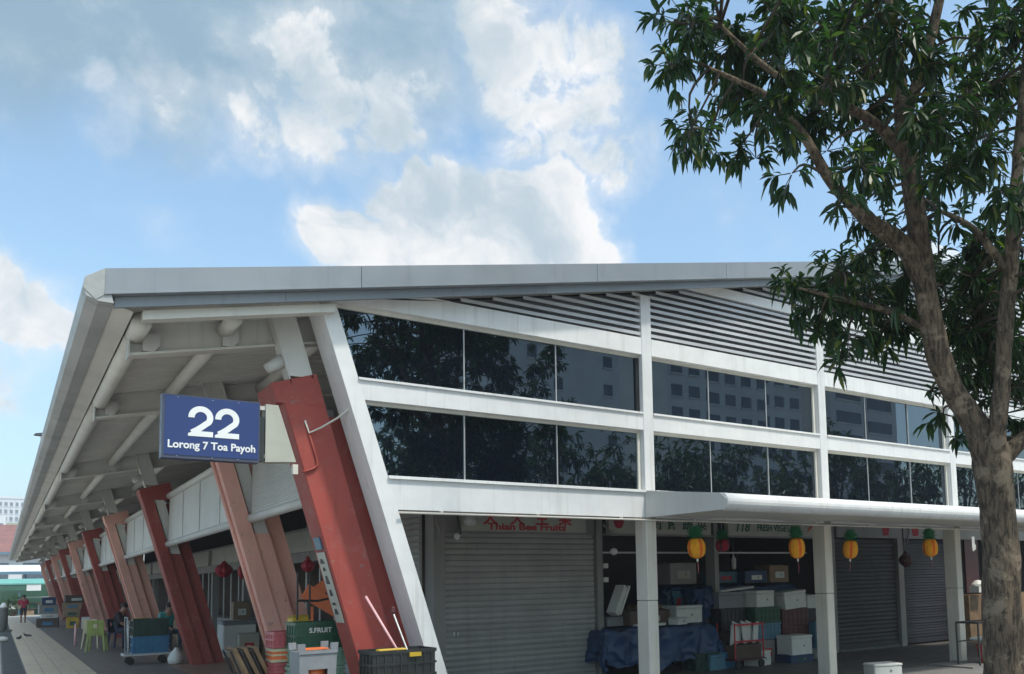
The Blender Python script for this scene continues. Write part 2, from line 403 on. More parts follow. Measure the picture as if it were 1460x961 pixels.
# ================================================================== SETTING
g0 = MB().poly([(-300, -120, 0), (300, -120, 0), (300, 600, 0), (-300, 600, 0)]).build('ground', 'concrete_ground', kind='structure')
MB().poly([(0.6, -14, .004), (60, -14, .004), (60, 8.95, .004), (0.6, 8.95, .004)]).build('forecourt', 'forecourt', kind='structure')  # sheet added over the ground, darker to cut bounced light
YF = 8.77                 # facade plane
YEND = 75.0
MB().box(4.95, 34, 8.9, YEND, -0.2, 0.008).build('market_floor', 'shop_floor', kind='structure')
walk = MB().box(0.5, 4.95, 8.2, YEND, -0.2, 0.0075).build('walkway', 'dark_tile', kind='structure')
MB().box(3.0, 4.949, 8.25, YEND - .05, 0.0, 0.0115).build('brown_tile_band', 'brown_tile', walk)
MB().box(0.5, 1.62, 17.0, YEND - .05, 0.0, 0.0115).build('tile_bed', 'grout', walk)
tm, tc_ = MB().bbox(0.005, 0.269, 0.006, 0.294, 0.0, 0.008, 0.002).mesh('floor_tile', 'beige_tile')
k = 0
for j in range(75):
    for i in range(4):
        o = bpy.data.objects.new('floor_tile', tm); COL.objects.link(o); o.parent = walk
        o.location = Vector((0.51 + i * 0.276 + 0.137, 18.3 + j * 0.30 + 0.15, 0.0105)) - wl(walk); k += 1
MB().box(0.515, 1.608, 40.83, YEND - .1, 0.0, 0.0155).build('tile_strip', 'beige_tile', walk, kind='stuff')
# drain cover along the walkway edge
drain = MB().box(0.12, 0.497, 8.2, YEND + 6, -0.2, 0.006).build('drain', 'drain_metal', kind='structure')
gb, _ = MB().box(-0.17, 0.17, -0.05, 0.05, 0.0, 0.012).mesh('drain_cover', 'drain_metal')
for j in range(130):
    o = bpy.data.objects.new('drain_cover', gb); COL.objects.link(o); o.parent = drain
    o.location = Vector((0.31, 18 + j * 0.25, 0.004)) - wl(drain)
kerb_b = MB()
for j in range(60):
    kerb_b.box(0.02, 0.10, 18 + j * 0.5, 18.3 + j * 0.5, 0, 0.02)
kerb_b.build('drain_edge', 'styrofoam', drain, kind='stuff')
# raised footing in front of the stalls on the right
MB().box(12.85, 16.5, 8.05, 8.9, -0.1, 0.03).build('pavement_step', 'forecourt', kind='structure')

# ================================================================== MARKET HALL
hall = empty('market_hall', (3.4, 9.2, 0), 'long low market hall with leaning red and pink columns, white window frames and grey roof', 'market')
SL = 0.2145
def ztop(x): return 4.386 + SL * (x - 0.663)      # top of roof edge
def zdeck(x): return ztop(x) - 0.27               # underside of roof deck
XR = 18.0                                         # ridge
YR0 = 8.5
# roof: top sheet + corrugated deck
rb = MB()
rb.poly([(0.63, YR0 + .02, ztop(0.63) - .012), (XR, YR0 + .02, ztop(XR) - .012), (XR, YEND, ztop(XR) - .012), (0.63, YEND, ztop(0.63) - .012)])
rb.poly([(XR, YR0 + .02, ztop(XR) - .012), (2 * XR - .6, YR0 + .02, ztop(.6)), (2 * XR - .6, YEND, ztop(.6)), (XR, YEND, ztop(XR) - .012)])
roof = rb.build('roof', 'roof_metal', hall)
db = MB(); yy_ = YR0 + .1; prof = []
while yy_ < 36: prof += [(yy_, 0), (yy_ + .09, 0), (yy_ + .115, -.022), (yy_ + .175, -.022)]; yy_ += .20
prof.append((YEND - .05, 0))
for (a, ha), (b, hb_) in zip(prof, prof[1:]):
    db.poly([(.72, a, zdeck(.72) + ha), (.72, b, zdeck(.72) + hb_), (XR, b, zdeck(XR) + hb_), (XR, a, zdeck(XR) + ha)])
db.build('roof_deck', 'soffit_grey', hall)
# front fascia in lapped lengths, each a folded sheet
edges = [0.663, 2.93, 5.9, 8.1, 10.2, 13.0, 15.6, XR]
for a, b in zip(edges, edges[1:]):
    b2 = b - 0.006
    m = MB()
    m.prism([(a, YR0, ztop(a)), (a, YR0, ztop(a) - .215), (a, YR0 - .015, ztop(a) - .22), (a, YR0 - .015, ztop(a) - .235), (a, YR0 + .09, ztop(a) - .24), (a, YR0 + .09, ztop(a))], (b2 - a, 0, SL * (b2 - a)))
    m.build('roof_fascia', 'roof_metal', hall)
for a, b in zip([0.745, 2.2, 5.2, 8.6, 12.], [2.2, 5.2, 8.6, 12., XR]):
    b2 = b - .004
    MB().prism([(a, YR0 + .07, ztop(a) - .242), (a, YR0 + .07, ztop(a) - .335), (a, YR0 + .11, ztop(a) - .335), (a, YR0 + .11, ztop(a) - .242)], (b2 - a, 0, SL * (b2 - a))).build('fascia_flashing', 'roof_metal', hall)
# corner return and side gutter
cz = ztop(0.663)
gp = [(.663, cz), (.515, cz - .105), (.503, cz - .20), (.53, cz - .265), (.62, cz - .30), (.735, cz - .30), (.735, cz - .285), (.63, cz - .28), (.555, cz - .25), (.53, cz - .20), (.54, cz - .12), (.663, cz - .03)]
ys = [YR0, YR0 + .14] + [YR0 + .14 + 3.05 * i for i in range(1, 22)] + [YEND + .1]
for a, b in zip(ys, ys[1:]):
    MB().prism([(p, a, q) for p, q in gp], (0, b - a - .008, 0)).build('gutter', 'gutter_metal', hall)
MB().poly([(x_, YR0 + .001, z_) for x_, z_ in gp[:6]]).prism([(.503, YR0 - .006, cz - .20), (.515, YR0 - .006, cz - .105), (.663, YR0 - .006, cz), (.66, YR0 - .006, cz - .24), (.60, YR0 - .006, cz - .29)], (0, .005, 0)).build('gutter_end', 'gutter_metal', hall)
MB().prism([(.735, YR0 + .12, cz - .285), (.735, YR0 + .12, zdeck(.735)), (.74, YR0 + .12, zdeck(.735)), (.9, YR0 + .12, zdeck(.9) - .1)], (0, YEND - YR0 - .2, 0)).build('eave_board', 'soffit_grey', hall)
# sloping white edge beam under the fascia, left of the leaning post
def sbeam(name, m, xa, xb, ya, yb, d0, d1, parent=hall):
    return MB().prism([(xa, ya, ztop(xa) - d0), (xa, ya, ztop(xa) - d1), (xa, yb, ztop(xa) - d1), (xa, yb, ztop(xa) - d0)], (xb - xa, 0, SL * (xb - xa))).build(name, m, parent)
sbeam('edge_beam', 'cream_paint', 0.98, 2.72, YF - .10, YF + .04, .345, .43)

# ---------------------------------------------------------------- rafters, purlins, columns along the walkway
COLY = [9.2, 12.85, 20.2, 27.6, 35.0, 42.4, 49.8, 57.2, 64.6, 72.0]
def rafter(y):
    xa, xb = 0.95, 5.5
    def q(x, d): return ztop(x) - d
    f = MB().prism([(xa, y - .012, q(xa, .30)), (xa, y - .012, q(xa, .58)), (xa, y + .012, q(xa, .58)), (xa, y + .012, q(xa, .30))], (xb - xa, 0, SL * (xb - xa))).build('rafter', 'steel_grey', hall)
    MB().prism([(xa, y - .085, q(xa, .58)), (xa, y - .085, q(xa, .605)), (xa, y + .085, q(xa, .605)), (xa, y + .085, q(xa, .58))], (xb - xa, 0, SL * (xb - xa))).build('flange', 'cream_paint', f)
    MB().prism([(xa, y - .085, q(xa, .29)), (xa, y - .085, q(xa, .305)), (xa, y + .085, q(xa, .305)), (xa, y + .085, q(xa, .29))], (xb - xa, 0, SL * (xb - xa))).build('flange', 'steel_grey', f)
    MB().prism([(xa - .012, y - .1, q(xa, .28)), (xa - .012, y - .1, q(xa, .62)), (xa - .012, y + .1, q(xa, .62)), (xa - .012, y + .1, q(xa, .28))], (.014, 0, 0)).build('end_plate', 'steel_grey', f)
    for px in (1.08, 1.80, 3.0):
        s = MB()
        s.prism([(px - .02, y - .09, q(px, .40)), (px + .13, y - .09, q(px, .38)), (px + .13, y - .09, q(px, .50)), (px + .08, y - .09, q(px, .57)), (px - .02, y - .09, q(px, .57))], (0, .076, 0))
        s.build('bracket', 'steel_grey', f)
RY = [y + .22 for y in COLY]
for y in RY: rafter(y)
for px, r in ((1.0, .085), (1.80, .075), (3.0, .075)):
    yy = [YF + .02] + RY + [YEND - .2]
    for a, b in zip(yy, yy[1:]):
        z = ztop(px) - .40
        MB().tube([(px, a + .09, z), (px, b - .035, z)], r, 14).build('purlin_pipe', 'cream_paint', hall, smooth=True)
LEAN = -0.29
def lprism(mb, s0, s1, y0, y1, z0, z1, X0=3.37, cham=0.0):
    a, b = X0 + LEAN * z0, X0 + LEAN * z1
    if cham:
        base = [(s0 + cham * .6, y0), (s1, y0 ), (s1, y1), (s0 + cham * .6, y1), (s0, y1 - cham), (s0, y0 + cham)]
    else: base = [(s0, y0), (s1, y0), (s1, y1), (s0, y1)]
    n = len(base)
    vs = [(a + p, q, z0) for p, q in base] + [(b + p, q, z1) for p, q in base]
    mb.add(vs, [tuple(range(n - 1, -1, -1)), tuple(range(n, 2 * n))] + [(i, (i + 1) % n, n + (i + 1) % n, n + i) for i in range(n)])
    return mb
for i, y in enumerate(COLY):
    m = 'red_concrete' if i % 2 == 0 else 'pink_concrete'
    c = lprism(MB(), 0, .215, y, y + .42, 0, 3.5, cham=.02).build('column', m, hall)
    full = (i == 0)
    lprism(MB(), .2152, .43, y + (.004 if full else .03), y + .40, 0, 3.5 if full else 2.36).build('column_infill', m, c)
    lprism(MB(), .4302, .665, y + .13, y + .52, 0, 3.42).build('inner_leg', m, c)
    cp = MB(); zc = 3.5; s0, s1 = (-.07 if full else 0), (.43 if full else .62); ye = y + (.62 if full else .5)
    xa_ = 3.37 + LEAN * zc; z0_, z1_ = 3.70, 3.70 + .30 * (s1 - s0); xb_ = 3.37 + LEAN * z0_; xc_ = 3.37 + LEAN * z1_
    cp.hexa([(xa_ + s0, y, zc), (xa_ + s1, y, zc), (xa_ + s1, ye, zc), (xa_ + s0, ye, zc), (xb_ + s0, y, z0_), (xc_ + s1, y, z1_), (xc_ + s1, ye, z1_), (xb_ + s0, ye, z0_)])
    cp.build('column_cap', m, c)
    sp = MB()
    lprism(sp, .13, .14, y - .0, y + .2, 3.72, 4.52); lprism(sp, .14, .37, y + .06, y + .08, 3.8, 4.52); lprism(sp, .37, .385, y, y + .2, 3.8, 4.52)
    if full: lprism(sp, .1405, .3695, y + .006, y + .03, 3.8, 4.52)
    else: lprism(sp, .1405, .3695, y + .01, y + .03, 3.8, 4.52)
    sp.build('steel_post', 'steel_grey', c)
    if not full:
        lprism(MB(), .24, .42, y + .05, y + .36, 2.3605, 3.4995).build('steel_core', 'steel_grey', c)
    if i % 2 == 1:
        p = [(3.37 + LEAN * z - .02, y + .16, z) for z in (0, 3.4)]
        MB().tube(p, .026, 8).build('conduit', m, c, smooth=True)
    # knuckle where the steel meets the cap
    MB().tube([(3.37 + LEAN * 3.95 - .02, y + .1, 3.86), (3.37 + LEAN * 3.95 + .13, y + .1, 3.97)], [.055, .075], 12).build('knuckle', 'steel_grey', c, smooth=True)
# spandrel box beam between the legs, one panelled length per bay
bounds = [9.62] + [c for c in COLY[1:]] + [YEND - .4]
for i, (a, b) in enumerate(zip(bounds, bounds[1:])):
    a2 = a + (.43 if i else 0); b2 = b - .01
    ss = 2.86
    pn = MB().prism([(ss, a2, 2.60), (ss - .29 * .9 + .27, a2, 3.56), (ss + .14, a2, 3.56), (ss + .14, a2, 2.60)], (0, b2 - a2, 0)).build('spandrel_panel', 'steel_grey', hall)
    MB().tube([(ss, a2, 3.58), (ss, b2, 3.58)], .065, 10).build('top_rail', 'steel_grey', pn, smooth=True)
    MB().tube([(ss, a2, 2.565), (ss, b2, 2.565)], .065, 10).build('bottom_rail', 'steel_grey', pn, smooth=True)
    n = 3 if i else 26
    for q in range(n):
        yy = a2 + (b2 - a2) * (q + (1 if i else .5)) / (n + (1 if i else 0))
        if i: MB().box(ss - .012, ss + .001, yy - .012, yy + .012, 2.64, 3.52).build('panel_seam', 'steel_grey', pn)
        else: pass
    if i == 0:
        for q in range(30):
            zz = 2.66 + q * .0285
            MB().prism([(ss - .010, a2 + .02, zz), (ss + .002, a2 + .02, zz + .012), (ss + .002, a2 + .02, zz)], (0, b2 - a2 - .05, 0)).build('panel_rib', 'steel_grey', pn)
# sign plate, wiring and notice on the first red column
def onred(s, y, z): return (3.37 + LEAN * z + s, y, z)
MB().tube([onred(.16, 9.185, 3.33 - .0), onred(.165, 9.18, 3.20), (2.72, 9.14, 3.26), (2.86, 9.02, 3.36), (2.93, 8.87, 3.44)], .011, 6).build('cable', 'cream_paint', hall, smooth=True)
MB().tube([onred(.165, 9.19, 3.20), onred(.17, 9.185, 2.95), onred(.16, 9.18, 2.86), onred(.10, 9.18, 2.82), onred(.02, 9.18, 2.79), onred(-.02, 9.2, 2.78)], .012, 6).build('cable', 'red_concrete', hall, smooth=True)
nt = MB().hexa([onred(-.022, 9.5, 1.18), onred(-.022, 9.26, 1.18), onred(-.006, 9.26, 1.18), onred(-.006, 9.5, 1.18), onred(-.022, 9.5, 1.94), onred(-.022, 9.26, 1.94), onred(-.006, 9.26, 1.94), onred(-.006, 9.5, 1.94)]).build('notice_board', 'sign_cream', hall)
MB().hexa([onred(-.022, 9.48, 1.97), onred(-.022, 9.28, 1.97), onred(-.006, 9.28, 1.97), onred(-.006, 9.48, 1.97), onred(-.022, 9.48, 2.10), onred(-.022, 9.28, 2.10), onred(-.006, 9.28, 2.10), onred(-.006, 9.48, 2.10)]).build('notice_badge', 'plastic_lightblue', hall)
for q, (za, h) in enumerate([(1.82, .05), (1.74, .04), (1.60, .09), (1.47, .07), (1.37, .03), (1.27, .06)]):
    w_ = (.07, .05, .06, .05, .07, .06)[q]
    MB().hexa([onred(-.026, 9.38 + w_, za), onred(-.026, 9.38 - w_, za), onred(-.021, 9.38 - w_, za), onred(-.021, 9.38 + w_, za), onred(-.026, 9.38 + w_ * .5, za + h), onred(-.026, 9.38 - w_ * .4, za + h), onred(-.021, 9.38 - w_ * .4, za + h), onred(-.021, 9.38 + w_ * .5, za + h)]).build('notice_mark', 'black_ink', nt)

# ---------------------------------------------------------------- white gable facade
# leaning end post
def wp(mb, s0, s1, y0, y1, z0, z1):
    xa = lambda z: 4.0 - .314 * (z) - .155
    zs = (z0, z1); vs = []
    for z in zs: vs += [(xa(z) + s0, y0, z), (xa(z) + s1, y0, z), (xa(z) + s1, y1, z), (xa(z) + s0, y1, z)]
    return mb.hexa(vs)
lp = wp(MB(), .155, .325, YF, YF + .42, 0, 4.60).build('leaning_post', 'white_paint', hall)
def wx(z): return 4.0 - .314 * z + .17          # right face of the leaning post
POSTS = [6.77, 10.22, 13.68, 17.13, 20.6]
for px in POSTS:
    zt = min(ztop(px) - .34, ztop(XR) - .34)
    up = MB().bbox(px, px + .165, YF - .004, YF + .14, 2.73, zt, .006).build('upper_post', 'white_paint', hall)
    lo = MB().bbox(px, px + .168, YF - .004, YF + .245, 0, 1.30, .012).build('lower_post', 'post_cream', hall)
    MB().bbox(px, px + .168, YF - .004, YF + .245, 1.306, 2.372, .01).build('post_upper_length', 'post_cream', lo)
spans = [(None, POSTS[0])] + [(a + .166, b) for a, b in zip(POSTS, POSTS[1:])]
def hb(name, xa, xb, y0, y1, z0, z1, m='white_paint', parent=hall):
    if xa is None: pts = [(wx(z0), y0, z0), (xb, y0, z0), (xb, y0, z1), (wx(z1), y0, z1)]
    else: pts = [(xa, y0, z0), (xb, y0, z0), (xb, y0, z1), (xa, y0, z1)]
    return MB().prism(pts, (0, y1 - y0, 0)).build(name, m, parent)
for bi, (xa, xb) in enumerate(spans):
    xb2 = xb - .002
    hb('bottom_beam', xa, xb2, YF, YF + .24, 2.375, 2.70)
    hb('sill', xa, xb2, YF - .03, YF + .13, 2.702, 2.735)
    hb('middle_beam', xa, xb2, YF, YF + .13, 3.53, 3.735)
    hb('sill', xa, xb2, YF - .022, YF + .13, 3.737, 3.762)
    hb('top_beam', xa, xb2, YF, YF + .13, 4.54, 4.765)
    for z0, z1 in ((2.736, 3.529), (3.763, 4.539)):
        # shadow-gap frame then three panes with thin glazing bars
        if xa is None:
            cuts = [None, 4.25, 5.49, xb2]
        else:
            d = (xb2 - xa) / 3; cuts = [xa, xa + d - .02, xa + 2 * d + .03, xb2]
        fr = hb('window_frame', xa, xb2, YF + .075, YF + .125, z1 - .035, z1, 'cream_paint')
        for p, (c0, c1) in enumerate(zip(cuts, cuts[1:])):
            g_ = .006 if p else 0
            if c0 is None: pts = [(wx(z0), YF + .10, z0), (c1 - .006, YF + .10, z0), (c1 - .006, YF + .10, z1 - .036), (wx(z1 - .036), YF + .10, z1 - .036)]
            else:
                e1 = c1 - .006 if p < 2 else c1 - .05
                pts = [(c0 + g_, YF + .10, z0), (e1, YF + .10, z0), (e1, YF + .10, z1 - .036), (c0 + g_, YF + .10, z1 - .036)]
            # every pane leans a hair differently, as set glass does
            t_ = random.uniform(-.006, .006); u_ = random.uniform(-.006, .006)
            pts = [(a, b + (t_ if a > pts[0][0] + .1 else 0) + (u_ if c_ > z0 + .1 else 0), c_) for a, b, c_ in pts]
            MB().prism(pts, (0, .012, 0)).build('window_pane', 'tinted_glass', hall)
            if p: MB().box(c0 - .0055, c0 + .0055, YF + .088, YF + .115, z0 + .001, z1 - .037).build('glazing_bar', 'metal_pale', hall)
        MB().box(xb2 - .049, xb2 - .001, YF + .07, YF + .12, z0 + .001, z1 - .037).build('window_jamb', 'plastic_black' if bi == 0 and z0 > 3.7 else 'cream_paint', hall)
# sloping beam from the leaning post up to the top beam (hidden start of the louvres)
MB().prism([(2.60, YF - .005, ztop(2.60) - .25), (2.62, YF - .005, 4.60), (4.05, YF - .005, 4.768), (3.62, YF - .005, ztop(3.62) - .25)], (0, .12, 0)).build('gusset_beam', 'white_paint', hall)
# louvres
lb = MB()
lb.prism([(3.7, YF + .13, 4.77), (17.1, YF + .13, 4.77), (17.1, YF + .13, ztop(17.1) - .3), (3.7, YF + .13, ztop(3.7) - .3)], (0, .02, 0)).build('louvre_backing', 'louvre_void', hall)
PITCH = .088
for bi, (xa, xb) in enumerate(spans):
    if bi > 3: break
    xa = xa or 3.55
    z = 4.80
    while z < ztop(xb) - .34:
        xs0 = max(xa + .002, (z + .34 - 4.386) / SL + .663)
        if xb - xs0 > .12 and not (5.53 < z < 5.74):
            x1 = xb - .003
            MB().prism([(xs0, YF + .012, z), (xs0, YF + .010, z + .040), (xs0, YF + .085, z + .070), (xs0, YF + .09, z + .060), (xs0, YF + .02, z + .030), (xs0, YF + .02, z)], (x1 - xs0, 0, 0)).build('louvre_slat', 'louvre_white', hall)
        z += PITCH
    if bi >= 1:
        xs0 = max(xa + .002, 7.15 if bi == 1 else xa + .002)
        e = min(ztop(xs0) - .335, 5.725)
        pts = [(xs0, YF, 5.585), (xb - .003, YF, 5.585), (xb - .003, YF, 5.725)]
        pts += [(7.82, YF, 5.725), (7.35, YF, 5.61)] if bi == 1 else [(xs0, YF, 5.725)]
        MB().prism(pts, (0, .10, 0)).build('upper_beam', 'white_paint', hall)
# thin service pipe under the bottom beam with clips
MB().tube([(3.42, YF - .045, 2.340), (20.6, YF - .045, 2.340)], .012, 8).build('service_pipe', 'post_cream', hall, smooth=True)
for q in range(14):
    xx = 3.9 + q * 1.22
    MB().box(xx, xx + .02, YF - .05, YF - .002, 2.335, 2.372).build('pipe_clip', 'post_cream', hall)
# canopy with a rounded nose
CXA, CXB = 6.76, 20.6
cn = MB().prism([(CXA + .02, YF - .006, 2.70), (CXA + .02, YF - .006, 2.66), (CXA + .02, 7.35, 2.545), (CXA + .02, 7.35, 2.56)], (CXB - CXA, 0, 0)).build('canopy', 'steel_grey', hall)
MB().prism([(CXA, YF - .006, 2.372), (CXA, YF - .006, 2.725), (CXA, 7.33, 2.56), (CXA, 7.24, 2.49), (CXA, 7.27, 2.36)], (.019, 0, 0)).build('canopy_end', 'steel_grey', cn)
sb = MB(); nw = 90
for q in range(nw):
    a = CXA + .03 + (CXB - CXA - .05) * q / nw; b = CXA + .03 + (CXB - CXA - .05) * (q + 1) / nw
    za = 2.40 + .012 * math.sin(a * 3.1); zb_ = 2.40 + .012 * math.sin(b * 3.1)
    sb.poly([(a, 7.30, za - .03), (a, YF - .01, za), (b, YF - .01, zb_), (b, 7.30, zb_ - .03)])
sb.build('canopy_soffit', 'steel_grey', cn, smooth=True)
seg = [CXA + .0195, 9.85, 12.9, 15.9, CXB]
for a, b in zip(seg, seg[1:]):
    pr = [(7.33 + .105 * math.cos(t) * 1.0, 2.455 + .105 * math.sin(t)) for t in [R(90 + 18 * q) for q in range(11)]]
    MB().prism([(a, p, q) for p, q in pr] , (b - a - .004, 0, 0)).build('canopy_nose', 'white_paint', cn, smooth=False)
MB().box(8.95, 9.0, 9.6, YEND - .5, 2.87, zdeck(9)).build('blackout_wall', 'dark_void', hall)  # dark wall added to block sky glow above the stalls
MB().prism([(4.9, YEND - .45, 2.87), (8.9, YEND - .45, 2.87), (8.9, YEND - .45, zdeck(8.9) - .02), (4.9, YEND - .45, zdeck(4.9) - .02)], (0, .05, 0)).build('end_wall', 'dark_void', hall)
# dark ceiling and back walls, added to keep the stall interior unlit
MB().box(5.3, 33, 11.95, YEND - .5, 2.80, 2.86).build('blackout_ceiling', 'dark_void', hall)
MB().box(9.2, 9.3, 15.2, YEND - .5, 0.004, 2.79).build('blackout_wall', 'dark_void', hall)
MB().box(9.3, 33, 15.2, 15.3, 0.004, 2.79).build('blackout_wall', 'dark_void', hall)
# ================================================================== STALLS
def shutter(parent, xa, xb, y, z0, z1, m, pitch=.087):
    sh = MB().box(xa, xb, y + .03, y + .05, z0, z1).build('shutter', m, parent)
    me, c = MB().prism([(xa + .004, 0, .004), (xa + .004, -.024, .004), (xa + .004, -.030, .022), (xa + .004, -.026, .058), (xa + .004, -.008, .078), (xa + .004, 0, .078)], (xb - xa - .008, 0, 0)).mesh('shutter_slat', m)
    z = z0 + .11
    while z < z1 - .08:
        o = bpy.data.objects.new('shutter_slat', me); COL.objects.link(o); o.parent = sh
        o.location = Vector(((xa + xb) / 2, y + .029 + c.y + random.uniform(-.004, .004), z)) - wl(sh); o.rotation_euler.y = random.uniform(-.0012, .0012); z += pitch
    MB().box(xa, xb, y - .005, y + .0295, z0, z0 + .10).build('bottom_rail', m, sh)
    return sh
YS = 11.7
st = empty('market_stall', (6.6, YS, 0), 'closed fruit stall with wide grey roller shutter and cream sign with red lettering', 'stall', 'stalls behind the gable front')
shutter(st, 5.265, 7.93, YS, 0.004, 2.33, 'shutter_grey')
box_part('pillar', 'pillar_grey', st, 5.08, 5.26, YS - .06, YS + .25, 0.004, 2.80)
box_part('pillar', 'pillar_grey', st, 7.95, 8.06, YS - .06, YS + .20, 0.004, 2.80)
sg = box_part('sign_board', 'sign_cream', st, 5.50, 7.70, YS - .12, YS - .02, 2.36, 2.80)
for ch_, x_ in zip('天天生果', (5.97, 6.43, 6.87, 7.30)): text('lettering', ch_, .25, (x_, YS - .123, 2.485), sg, 'sign_red', off=.006, ext=.002)
text('lettering', 'Thian Bee Fruits', .14, (6.62, YS - .123, 2.385), sg, 'sign_red', off=.0045, ext=.002, sx=1.5)
box_part('sign_frame', 'pillar_grey', sg, 5.46, 7.74, YS - .125, YS - .021, 2.325, 2.358)
MB().lathe([(.01, 0), (.085, .02), (.10, .09), (.07, .17), (.02, .20)], (5.62, YS - .14, 2.42), 12).build('sign_picture', 'letter_pale', sg, smooth=True)
box_part('shutter_box', 'pillar_grey', st, 5.265, 7.94, YS + .0, YS + .3, 2.335, 2.62)
MB().tube([(5.10, YS - .10, 2.62), (5.10, YS - .16, 2.45), (5.13, YS - .17, 2.36), (5.10, YS - .18, 2.22)], .025, 8).build('rain_pipe', 'pillar_grey', st, smooth=True)
MB().lathe([(.008, .05), (.035, .04), (.048, .0), (.03, -.045), (.004, -.055)], (5.40, YS - .17, 2.27), 12).build('lamp', 'letter_white', st, smooth=True)
MB().tube([(5.45, YS - .05, 2.62), (5.45, YS - .14, 2.45), (5.47, YS - .14, 2.30)], .012, 6).build('lamp_arm', 'metal_dark', st)
MB().box(5.40, 5.43, YS - .021, YS - .004, .82, .87).box(5.46, 5.49, YS - .021, YS - .004, .82, .87).build('shutter_lock', 'metal_pale', st)
# side face of the corner stall (towards the walkway): ribbed shutter
sd2 = MB().box(5.02, 5.04, YS + .26, 15.3, 0.004, 2.75).build('side_shutter', 'shutter_grey', st)
me_, c_ = MB().prism([(0, YS + .27, 0), (-.016, YS + .27, .012), (-.018, YS + .27, .06), (0, YS + .27, .082)], (0, 3.5, 0)).mesh('shutter_slat', 'shutter_grey')
for q in range(29):
    o = bpy.data.objects.new('shutter_slat', me_); COL.objects.link(o); o.parent = sd2
    o.location = Vector((5.02 + c_.x, c_.y, .05 + q * .091)) - wl(sd2)

st2 = empty('market_stall', (11, YS, 0), 'open vegetable stall with green lettered cream signs and goods under blue tarpaulin', 'stall', 'stalls behind the gable front')
sg = box_part('sign_board', 'sign_cream', st2, 8.16, 10.42, YS - .12, YS - .02, 2.36, 2.80)
text('lettering', '1', .30, (8.74, YS - .123, 2.46), sg, 'sign_green', off=.006, ext=.002, shear=.25)
for ch_, x_ in zip('新鮮蔬菜', (9.20, 9.53, 9.87, 10.20)): text('lettering', ch_, .25, (x_, YS - .123, 2.46), sg, 'sign_green', off=.005, ext=.002)
MB().lathe([(.012, -.13), (.09, -.09), (.125, 0), (.12, .08), (.05, .12)], (8.36, YS - .06, 2.55), 14).build('sign_picture', 'paper_red', sg, smooth=True)
box_part('sign_frame', 'pillar_grey', sg, 8.10, 10.46, YS - .125, YS - .021, 2.325, 2.358)
sg = box_part('sign_board', 'sign_cream', st2, 10.85, 13.30, YS - .12, YS - .02, 2.36, 2.80)
text('lettering', '118', .25, (11.20, YS - .123, 2.44), sg, 'sign_green', off=.006, ext=.002, shear=.25)
text('lettering', 'FRESH VEGETABLE', .185, (12.2, YS - .123, 2.455), sg, 'sign_green', off=.006, ext=.002, sx=.80)
box_part('sign_frame', 'pillar_grey', sg, 10.80, 13.34, YS - .125, YS - .021, 2.325, 2.358)
MB().tube([(13.0, YS - .13, 2.46), (13.18, YS - .13, 2.62)], [.012, .03], 8).build('sign_picture', 'plastic_orange', sg)
for px, w_ in ((10.55, .10), (13.72, .16)):
    box_part('pillar', 'pillar_grey', st2, px, px + w_, YS - .05, YS + .2, .004, 2.80)
box_part('hanging_rail', 'metal_pale', st2, 8.1, 13.7, YS + .55, YS + .58, 2.05, 2.08)
box_part('rear_shutter', 'shutter_dark', st2, 8.1, 13.7, 14.6, 14.65, .004, 2.79)
for q in range(26): box_part('shutter_slat', 'shutter_dark', st2, 8.12, 13.68, 14.585, 14.599, .1 + q * .1, .165 + q * .1)
for xx in (9.55, 11.6): MB().lathe([(.02, 0), (.045, .02), (.05, .2), (.02, .26), (.015, .30)], (xx, YS + .56, 1.74), 10).build('hanging_bottle', 'letter_pale', st2, smooth=True)
MB().lathe([(.008, .06), (.05, .04), (.065, .0), (.05, -.04), (.008, -.06)], (7.99 + .2, YS - .2, 2.05), 12).build('lamp', 'letter_white', st2, smooth=True)
MB().tube([(8.07, YS - .08, 2.5), (8.2, YS - .2, 2.32), (8.28, YS - .22, 2.34)], .018, 6).build('lamp_arm', 'pillar_grey', st2)
for zz in (1.78, 1.55): box_part('socket_box', 'letter_pale', st2, 8.065, 8.14, YS - .1, YS - .03, zz, zz + .08)
# shelving at the back of the open stall
for zz in (.9, 1.45): box_part('shelf', 'metal_dark', st2, 10.7, 13.5, 13.2, 13.7, zz, zz + .03)
for xx in (10.7, 13.46): box_part('shelf_leg', 'metal_dark', st2, xx, xx + .04, 13.2, 13.24, .004, 1.48)
MB().obox((12.55, 13.3, 1.9), (.03, 0, 0), (0, .03, 0), (.0, 0, .42)).obox((12.68, 13.3, 2.05), (.14, 0, .17), (0, .02, 0), (-.02, 0, .02)).build('scale_stand', 'metal_dark', st2)

st3 = empty('market_stall', (14.95, YS, 0), 'closed stall with dark charcoal roller shutter between two bare posts', 'stall', 'stalls behind the gable front')
shutter(st3, 13.93, 15.94, YS, 0.06, 2.33, 'shutter_dark')
box_part('plinth', 'drain_metal', st3, 13.93, 15.94, YS - .03, YS + .1, .004, .058)
box_part('sign_board', 'pillar_grey', st3, 13.93, 15.94, YS - .08, YS - .02, 2.36, 2.80)
MB().prism([(15.45, YS - .085, 2.42), (15.62, YS - .085, 2.42), (15.68, YS - .085, 2.66), (15.39, YS - .085, 2.66)], (0, .004, 0)).build('sign_picture', 'paper_red', st3)
box_part('pillar', 'pillar_grey', st3, 15.96, 16.14, YS - .06, YS + .2, .004, 2.80)
st4 = empty('market_stall', (17.2, YS, 0), 'closed stall with blue black roller shutter beside the dark doorway', 'stall', 'stalls behind the gable front')
shutter(st4, 16.16, 18.0, YS, .05, 2.33, 'shutter_blue', .06)
box_part('sign_board', 'pillar_grey', st4, 16.16, 18.0, YS - .08, YS - .02, 2.36, 2.80)
